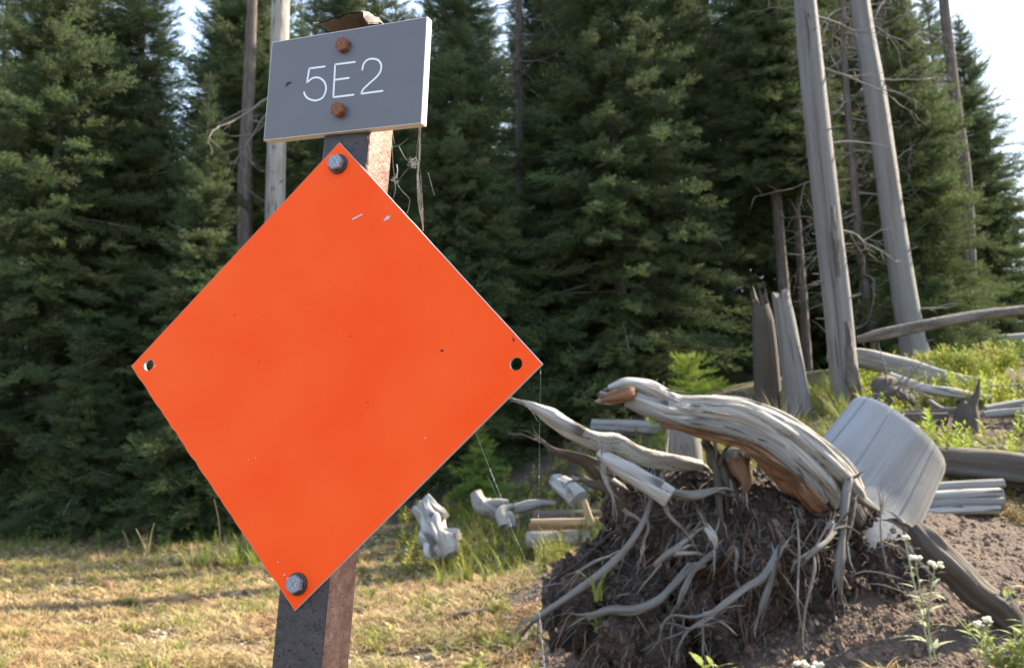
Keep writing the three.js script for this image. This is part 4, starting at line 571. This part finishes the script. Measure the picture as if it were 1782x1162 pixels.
// ------------------------------------------------------------------ the sign post
{
  const cam = (x, y, z) => V(x, y, z);
  const sx = cam(.93770503, .01644168, .34704315), sy = cam(.05288839, .98048322, -.18935543), sz = V().crossVectors(sx, sy);
  const SP = camPose(sx, sy, sz, cam(-.17683408, -.02815601, -.81035409));               // the diamond's own frame
  const gx = cam(.924, .006, .381).normalize(), gz0 = cam(-.379, .128, .917), gy = V().crossVectors(gz0, gx).normalize(), gz = V().crossVectors(gx, gy);
  const GP = camPose(gx, gy, gz, cam(-.16324677, .24354801, -.85712598));                // the number plate's
  const onPlane = (M4) => { const o = V().setFromMatrixPosition(M4), n = V().setFromMatrixColumn(M4, 2), iv = M4.clone().invert(); return (px, py) => { const c = camera.position, d = at(px, py, 1).sub(c), k = o.clone().sub(c).dot(n) / d.dot(n); const q = c.clone().addScaledVector(d, k).applyMatrix4(iv); return [q.x, q.y]; }; };
  const foot = V(.005, -1.45, -.026).applyMatrix4(SP);
  const post = thing('sign_post', 'rusty square steel post carrying a grey number plate and an orange diamond', 'sign', foot);
  const rustCol = (seed, base, hi, spot, th) => tex(512, 1024, (u, v) => { const a = fbm(u * 6, v * 44, seed, 5), b = N3(u * 2, v * 9, seed + 3), s = N3(u * 60, v * 400, seed + 5); let c = mixc(base, hi, clamp(.45 + a * 1.1 + b * .4)); if (N3(u * 22, v * 150, seed + 7) + .6 * N3(u * 9, v * 60, seed + 8) > th + .1) c = spot; return c.map((x) => x * (1 + s * .18)); }, true);
  const frontT = rustCol(1, [.028, .025, .028], [.058, .046, .045], [.010, .009, .009], .36), sideT = rustCol(2, [.15, .066, .042], [.30, .165, .115], [.12, .05, .035], .42);
  const postBump = tex(256, 512, (u, v) => .6 + .5 * fbm(u * 10, v * 70, 6, 4) - (N3(u * 20, v * 140, 8) > .42 ? .4 : 0));
  const pm = (t) => new THREE.MeshStandardMaterial({ map: sized(t, 18, 2.2), bumpMap: sized(postBump, 18, 2.2), bumpScale: .0012, roughness: .55, metalness: 0 });
  // hollow square tube with rounded corners, front faces and side faces as two meshes of one tube
  const x0 = -.0212, x1 = .0312, z0 = -.0496, z1 = -.0028, y0 = -1.5, y1 = .335, rr = .005;
  const wall = (pts) => { const n = 60, p = [], uv = [], ix = []; let s = 0; for (let j = 0; j < pts.length; j++) { if (j) s += Math.hypot(pts[j][0] - pts[j - 1][0], pts[j][1] - pts[j - 1][1]); for (let i = 0; i <= n; i++) { const y = lerp(y0, y1, i / n), k = .0006 * N3(y * 25, j, s * 60); p.push(pts[j][0] + k, y, pts[j][1] + k); uv.push(s, y); } } for (let j = 0; j < pts.length - 1; j++) for (let i = 0; i < n; i++) { const a = j * (n + 1) + i, b = a + n + 1; ix.push(a, b, a + 1, a + 1, b, b + 1); } const g = new THREE.BufferGeometry(); g.setAttribute('position', new THREE.Float32BufferAttribute(p, 3)); g.setAttribute('uv', new THREE.Float32BufferAttribute(uv, 2)); g.setIndex(ix); g.computeVertexNormals(); return g; };
  const arc = (cx, cz, a0, a1) => Array.from({ length: 5 }, (_, i) => { const a = lerp(a0, a1, i / 4); return [cx + rr * Math.cos(a), cz + rr * Math.sin(a)]; });
  const P2 = Math.PI / 2, front = [...arc(x0 + rr, z1 - rr, Math.PI, P2), [0, z1], ...arc(x1 - rr, z1 - rr, P2, P2 * .5)], side = [...arc(x1 - rr, z1 - rr, P2 * .5, 0), [x1, -.03], ...arc(x1 - rr, z0 + rr, 0, -P2), [0, z0], ...arc(x0 + rr, z0 + rr, -P2, -Math.PI), [x0, -.02], [x0, z1 - rr]];
  const inner = wall([[x0 + .003, z0 + .003], [x0 + .003, z1 - .003], [x1 - .003, z1 - .003], [x1 - .003, z0 + .003], [x0 + .003, z0 + .003]]);
  part('post_front', wall(front).applyMatrix4(SP), pm(frontT), post, 'dark pitted painted front face of the post');
  part('post_sides', merge([wall(side), inner]).applyMatrix4(SP), pm(sideT), post, 'rusty brown sides of the post');
  { // torn bent cap on top
    const n = 26, m = 16, p = [], ix = [], f = onPlane(GP.clone().multiply(new THREE.Matrix4().makeTranslation(0, 0, -.03)));
    const top = [[566, 48], [590, 44], [618, 34], [646, 27], [656, 30], [664, 40]].map(([a, b]) => f(a, b));
    for (let i = 0; i <= n; i++) { const s = i / n * (top.length - 1), k = Math.min(top.length - 2, Math.floor(s)), tx = lerp(top[k][0], top[k + 1][0], s - k), ty = lerp(top[k][1], top[k + 1][1], s - k); for (let j = 0; j <= m; j++) { const v = j / m; p.push(tx + .003 * N3(i * .4, j * .3, 5), ty - .012 * Math.pow(Math.abs(v - .45) * 2, 2) * (i / n > .7 ? 1.1 : .55) + .0025 * N3(i * .5, j * .5, 2), .022 - v * .055); } }
    for (let i = 0; i < n; i++) for (let j = 0; j < m; j++) { const a = i * (m + 1) + j, b = a + m + 1; ix.push(a, a + 1, b, a + 1, b + 1, b); }
    const g = new THREE.BufferGeometry(); g.setAttribute('position', new THREE.Float32BufferAttribute(p, 3)); g.setIndex(ix); g.computeVertexNormals();
    const g2 = g.clone().translate(0, -.0015, 0); const cap = merge([g, g2]).translate(0, 0, -.03).applyMatrix4(GP);
    part('bent_cap', cap, new THREE.MeshStandardMaterial({ color: new THREE.Color().setRGB(.17, .135, .115), roughness: .8, side: THREE.DoubleSide }), post, 'torn bent flap of metal on top of the post');
  }
  // orange diamond
  const dp = onPlane(SP), C = [[590, 248], [943, 633], [512, 1062], [228, 637]].map(([a, b]) => dp(a, b)), sh = new THREE.Shape(), RD = rng(8);
  const edge = (i) => { const [a, b] = [C[i], C[(i + 1) % 4]], o = []; for (let k = 0; k < 40; k++) { const s = k / 40, w = k === 0 ? 0 : (RD() - .5) * (i === 2 ? .0009 : .0002); o.push([lerp(a[0], b[0], s) + w, lerp(a[1], b[1], s) + w]); } return o; };
  [0, 1, 2, 3].flatMap(edge).forEach(([x, y], i) => i ? sh.lineTo(x, y) : sh.moveTo(x, y)); sh.closePath();
  for (const [x, y] of [[258, 635], [898, 633]].map(([a, b]) => dp(a, b))) { const h = new THREE.Path(); h.absarc(x, y, .0056, 0, Math.PI * 2, true); sh.holes.push(h); }
  const scr = []; for (let i = 0; i < 60; i++) scr.push([RD(), RD(), RD() * 6.28, .002 + RD() * .004, RD()]);
  const orangeT = tex(1024, 1024, (u, v) => {
    const X = (u - .5) * .5, Y = (v - .5) * .5; let c = mixc([.98, .081, .006], [1, .108, .014], clamp(.5 + fbm(u * 7, v * 7, 3, 4) * 1.3 + N3(u * 2, v * 2, 9) * .5));
    if (N3(u * 260, v * 260, 6) > .74) c = mixc(c, [.75, .16, .06], .5);
    return c;
  }, true, THREE.ClampToEdgeWrapping);
  orangeT.repeat.set(2, 2); orangeT.offset.set(.5, .5);
  const dg = new THREE.ExtrudeGeometry(sh, { depth: .0024, bevelEnabled: true, bevelThickness: .0004, bevelSize: .0004, bevelSegments: 1, curveSegments: 24 }); dg.translate(0, 0, -.0028);
  const dm = shade(new THREE.Mesh(dg.applyMatrix4(SP), [new THREE.MeshPhysicalMaterial({ map: orangeT, roughness: .55, specularIntensity: .3 }), new THREE.MeshStandardMaterial({ color: new THREE.Color().setRGB(.42, .42, .43), roughness: .5 })]));
  dm.name = 'orange_diamond'; dm.geometry.applyMatrix4(inv.copy(post.matrixWorld).invert()); dm.userData.label = 'plain orange metal diamond panel'; post.add(dm);
  const place = (g, M4) => g.applyMatrix4(M4);
  // paint chips on the diamond, bare metal showing
  const chip = (rows, name) => { const s = new THREE.Shape(); rows.map(([a, b]) => dp(a, b)).forEach(([x, y], i) => i ? s.lineTo(x, y) : s.moveTo(x, y)); const g = new THREE.ExtrudeGeometry(s, { depth: .0003, bevelEnabled: false }); g.translate(0, 0, .0001); return place(g, SP); };
  const bare = new THREE.MeshStandardMaterial({ color: new THREE.Color().setRGB(.55, .5, .5), roughness: .6 }), soot = new THREE.MeshStandardMaterial({ color: new THREE.Color().setRGB(.06, .03, .025), roughness: .8 });
  const speck = (px, py, r) => { const [x, y] = dp(px, py), s = new THREE.Shape(); for (let i = 0; i < 9; i++) { const a = i / 9 * 6.283, q = r * (.7 + RD() * .6) * .81 / F; i ? s.lineTo(x + q * Math.cos(a), y + q * Math.sin(a)) : s.moveTo(x + q * Math.cos(a), y + q * Math.sin(a)); } const g = new THREE.ExtrudeGeometry(s, { depth: .0004, bevelEnabled: false }); g.translate(0, 0, .0001); return place(g, SP); };
  part('scratches', merge([chip([[667, 386], [672, 377], [680, 375], [677, 381]]), chip([[612, 381], [630, 372], [631, 374], [614, 383]]), speck(270, 637, 2), speck(268, 628, 1.2), speck(495, 1000, 1.5), speck(500, 1006, 1.3), speck(484, 978, 1), speck(740, 762, 1.2), speck(432, 800, 1), speck(445, 797, 1), speck(268, 640, 1)]), bare, dm).userData.kind = 'stuff';
  part('dark_specks', merge([speck(769, 610, 2.6), speck(894, 592, 2), speck(893, 588, 1.2), speck(450, 630, 1), speck(408, 548, 1), speck(610, 585, 1), speck(640, 700, 1)]), soot, dm).userData.kind = 'stuff';
  const hexBolt = (M4, px, py, r, hgt, matH, washer, turn, parent) => {
    const [x, y] = onPlane(M4)(px, py), sh = new THREE.Shape(); for (let i = 0; i < 6; i++) { const a = i * Math.PI / 3 + turn; i ? sh.lineTo(r * Math.cos(a), r * Math.sin(a)) : sh.moveTo(r * Math.cos(a), r * Math.sin(a)); } sh.closePath();
    const g = new THREE.ExtrudeGeometry(sh, { depth: hgt - .0016, bevelEnabled: true, bevelThickness: .0009, bevelSize: .0009, bevelSegments: 3 }); g.translate(x, y, washer ? .003 : .001);
    const b = part('bolt', place(g, M4), matH, parent);
    if (washer) { const w = new THREE.LatheGeometry([[.003, 0], [washer, 0], [washer, .0012], [washer * .97, .0018], [washer * .75, .002], [.003, .002]].map(([a, c]) => new THREE.Vector2(a, c)), 40); w.rotateX(Math.PI / 2); w.translate(x, y, .0006); part('washer', place(w, M4), new THREE.MeshStandardMaterial({ color: new THREE.Color().setRGB(.022, .02, .022), roughness: .35 }), parent); }
    return b;
  };
  const steelT = tex(128, 128, (u, v) => mixc([.12, .14, .17], [.34, .37, .41], clamp(.5 + fbm(u * 12, v * 12, 3, 4) * 1.6)), true), steel = new THREE.MeshStandardMaterial({ map: sized(steelT, 40, 40), roughness: .45, metalness: .35, bumpMap: sized(steelT, 40, 40), bumpScale: .0005 });
  const rustT = tex(128, 128, (u, v) => mixc([.10, .04, .02], [.30, .13, .07], clamp(.5 + fbm(u * 14, v * 14, 3, 4) * 1.7)), true), rust = new THREE.MeshStandardMaterial({ map: sized(rustT, 40, 40), roughness: .95, bumpMap: sized(rustT, 40, 40), bumpScale: .001 });
  hexBolt(SP, 589, 286, .0070, .0058, steel, .0098, .2, dm); hexBolt(SP, 518, 1016, .0070, .0058, steel, .0098, .5, dm);
  // number plate
  const gp2 = onPlane(GP), GC = [[474, 74], [742, 30], [732, 213], [459, 243]].map(([a, b]) => gp2(a, b)), gs = new THREE.Shape(); GC.forEach(([x, y], i) => i ? gs.lineTo(x, y) : gs.moveTo(x, y)); gs.closePath();
  const gg = new THREE.ExtrudeGeometry(gs, { depth: .0085, bevelEnabled: true, bevelThickness: .0008, bevelSize: .0008, bevelSegments: 2 }); gg.translate(0, 0, -.0093);
  const greyT = tex(512, 512, (u, v) => { const k = .97 + .05 * fbm(u * 8, v * 8, 2, 3) + .03 * N3(u * 200, v * 14, 3); let c = [.127 * k, .126 * k, .138 * k]; return c; }, true, THREE.ClampToEdgeWrapping); greyT.repeat.set(4, 4); greyT.offset.set(.5, .5);
  const plate = shade(new THREE.Mesh(gg.applyMatrix4(GP), [new THREE.MeshStandardMaterial({ map: greyT, roughness: .38 }), new THREE.MeshStandardMaterial({ color: new THREE.Color().setRGB(.62, .56, .5), roughness: .4 })]));
  plate.name = 'number_plate'; plate.userData.label = 'grey plate engraved 5E2'; plate.geometry.applyMatrix4(inv.copy(post.matrixWorld).invert()); post.add(plate);
  const q = (x, y) => gp2(420 + x / 3.4175, y / 3.4175), strokes = (list) => { const out = []; for (const [pts, curved] of list) { const w = pts.map(([x, y]) => q(x, y)), cv = curved ? new THREE.CatmullRomCurve3(w.map(([x, y]) => V(x, y, 0)), false, 'catmullrom', .5).getPoints(60) : w.map(([x, y]) => V(x, y, 0)); const hw = .00095, L = [], Rr = []; cv.forEach((p, i) => { const a = cv[Math.max(0, i - 1)], b = cv[Math.min(cv.length - 1, i + 1)], dx = b.x - a.x, dy = b.y - a.y, l = Math.hypot(dx, dy); L.push([p.x - dy / l * hw, p.y + dx / l * hw]); Rr.push([p.x + dy / l * hw, p.y - dx / l * hw]); }); const s = new THREE.Shape(); [...L, ...Rr.reverse()].forEach(([x, y], i) => i ? s.lineTo(x, y) : s.moveTo(x, y)); const g = new THREE.ExtrudeGeometry(s, { depth: .0003, bevelEnabled: false }); out.push(g); for (const e of [cv[0], cv[cv.length - 1]]) { const c = new THREE.CircleGeometry(hw, 14); c.translate(e.x, e.y, .00031); out.push(c); } } const g = merge(out); g.translate(0, 0, .0001); return place(g, GP); };
  const ink = new THREE.MeshStandardMaterial({ color: new THREE.Color().setRGB(.78, .8, .86), roughness: .6 });
  part('numeral', strokes([[[[497, 396], [404, 408]]], [[[404, 408], [390, 492]]], [[[390, 492], [425, 465], [465, 464], [496, 492], [503, 535], [484, 580], [445, 598], [405, 590], [382, 572], [373, 550]], 1]]), ink, plate);
  part('letter', strokes([[[[676, 369], [558, 384]]], [[[558, 384], [547, 579]]], [[[547, 579], [668, 564]]], [[[553, 476], [640, 464]]]]), ink, plate);
  part('numeral', strokes([[[[720, 415], [727, 382], [752, 356], [785, 350], [816, 360], [832, 388], [826, 428], [800, 462], [760, 498], [725, 532], [713, 558]], 1], [[[713, 558], [840, 541]]]]), ink, plate);
  hexBolt(GP, 599, 80, .0066, .0056, rust, 0, .25, plate); hexBolt(GP, 592, 193, .0064, .0072, rust, 0, .6, plate);
  part('fleck', (() => { const a = limb([[497, 151], [500, 146], [503, 144], [508, 143]].map(([x, y]) => { const [u, v] = gp2(x, y); return V(u, v, .0008).applyMatrix4(GP); }), [.0003, .0007, .0006, .0002], { seg: 6, step: .001, ridge: 0, lump: 0 }); return a; })(), soot, plate, 'tiny dark curled fleck on the plate');
  // spider silk
  const silk = new THREE.MeshStandardMaterial({ color: new THREE.Color().setRGB(.42, .4, .36), roughness: .6 }), RS = rng(90);
  const thread = (rows, r = .00009, bits = 0, br = .0007) => { const pts = rows.map(([x, y, d]) => at(x, y, d || .83)), o = [limb(pts, [r, r], { seg: 4, step: .006, ridge: 0, lump: .5, kl: 60 })], cv = new THREE.CatmullRomCurve3(pts); for (let i = 0; i < bits; i++) { const p = cv.getPoint(RS()), g = new THREE.IcosahedronGeometry(br * (.4 + RS()), 0); g.scale(.6, 1.4, .6); g.translate(p.x, p.y, p.z); o.push(g); } return o; };
  const web = (name, rows, label) => solo(name, merge(rows.flat()), silk, label, 'spider silk');
  web('spider_silk', [thread([[941, 636, .735], [939, 750, .735], [937, 900, .735], [932, 990, .735], [938, 1080, .735], [946, 1170, .735]], .00007, 10), thread([[938, 1060, .735], [948, 1162, .735]], .0002, 26, .0012)], 'long vertical spider thread hanging from the right corner of the diamond');
  web('spider_silk', [thread([[828, 752, .75], [850, 810, .75], [872, 865, .75], [895, 930, .75], [912, 968, .75], [928, 1010, .75]], .00013, 16, .0009), thread([[848, 828, .75], [868, 870, .75]], .0001)], 'slanting spider thread with debris under the lower right edge of the diamond');
  web('spider_silk', [thread([[888, 697, .745], [910, 703, .745], [925, 715, .745], [936, 733, .745]], .00012, 3)], 'short curved spider thread near the right corner of the diamond');
  const wb = []; for (let i = 0; i < 7; i++) { const a = 728 + RS() * 6, b = 714 + RS() * 22; wb.push(thread([[a, 214], [a - 3 + RS() * 5 - 4 * (i % 2), 270], [a - 8 * RS(), 310], [lerp(b, 735, .6), 350], [738 - RS() * 4, 402]], (.00004 + RS() * .00006), 4, .0005)); }
  wb.push(thread([[694, 254], [705, 275], [714, 283]], .00015), thread([[683, 255], [696, 252], [711, 240]], .00012), thread([[683, 222], [686, 250]], .0001), thread([[692, 322], [702, 335], [713, 347], [708, 372]], .00012), thread([[695, 312], [708, 295], [714, 290]], .0001), thread([[681, 225], [684, 290], [688, 330], [684, 345]], .0001, 2), thread([[745, 300], [756, 341]], .0001));
  for (let i = 0; i < 26; i++) { const x = 720 + (RS() - .5) * 12, y = 283 + (RS() - .5) * 14; wb.push(thread([[x, y], [x + (RS() - .5) * 10, y + (RS() - .5) * 10], [x + (RS() - .5) * 14, y + (RS() - .5) * 14]], .00016)); }
  for (let i = 0; i < 14; i++) { const x = 688 + (RS() - .5) * 10, y = 312 + (RS() - .5) * 12; wb.push(thread([[x, y], [x + (RS() - .5) * 8, y + (RS() - .5) * 10], [x + (RS() - .5) * 12, y + (RS() - .5) * 12]], .00016)); }
  wb.push(thread([[690, 286], [692, 296], [690, 306], [684, 314], [680, 313]], .0005));
  web('spider_web', wb, 'tangled cobweb hanging below the right end of the grey number plate');
  web('spider_silk', [thread([[612, 1045, .8], [590, 1095, .8], [545, 1170, .8]], .0001)], 'single fine spider thread slanting across the lower post');
}
renderer.render(scene, camera);
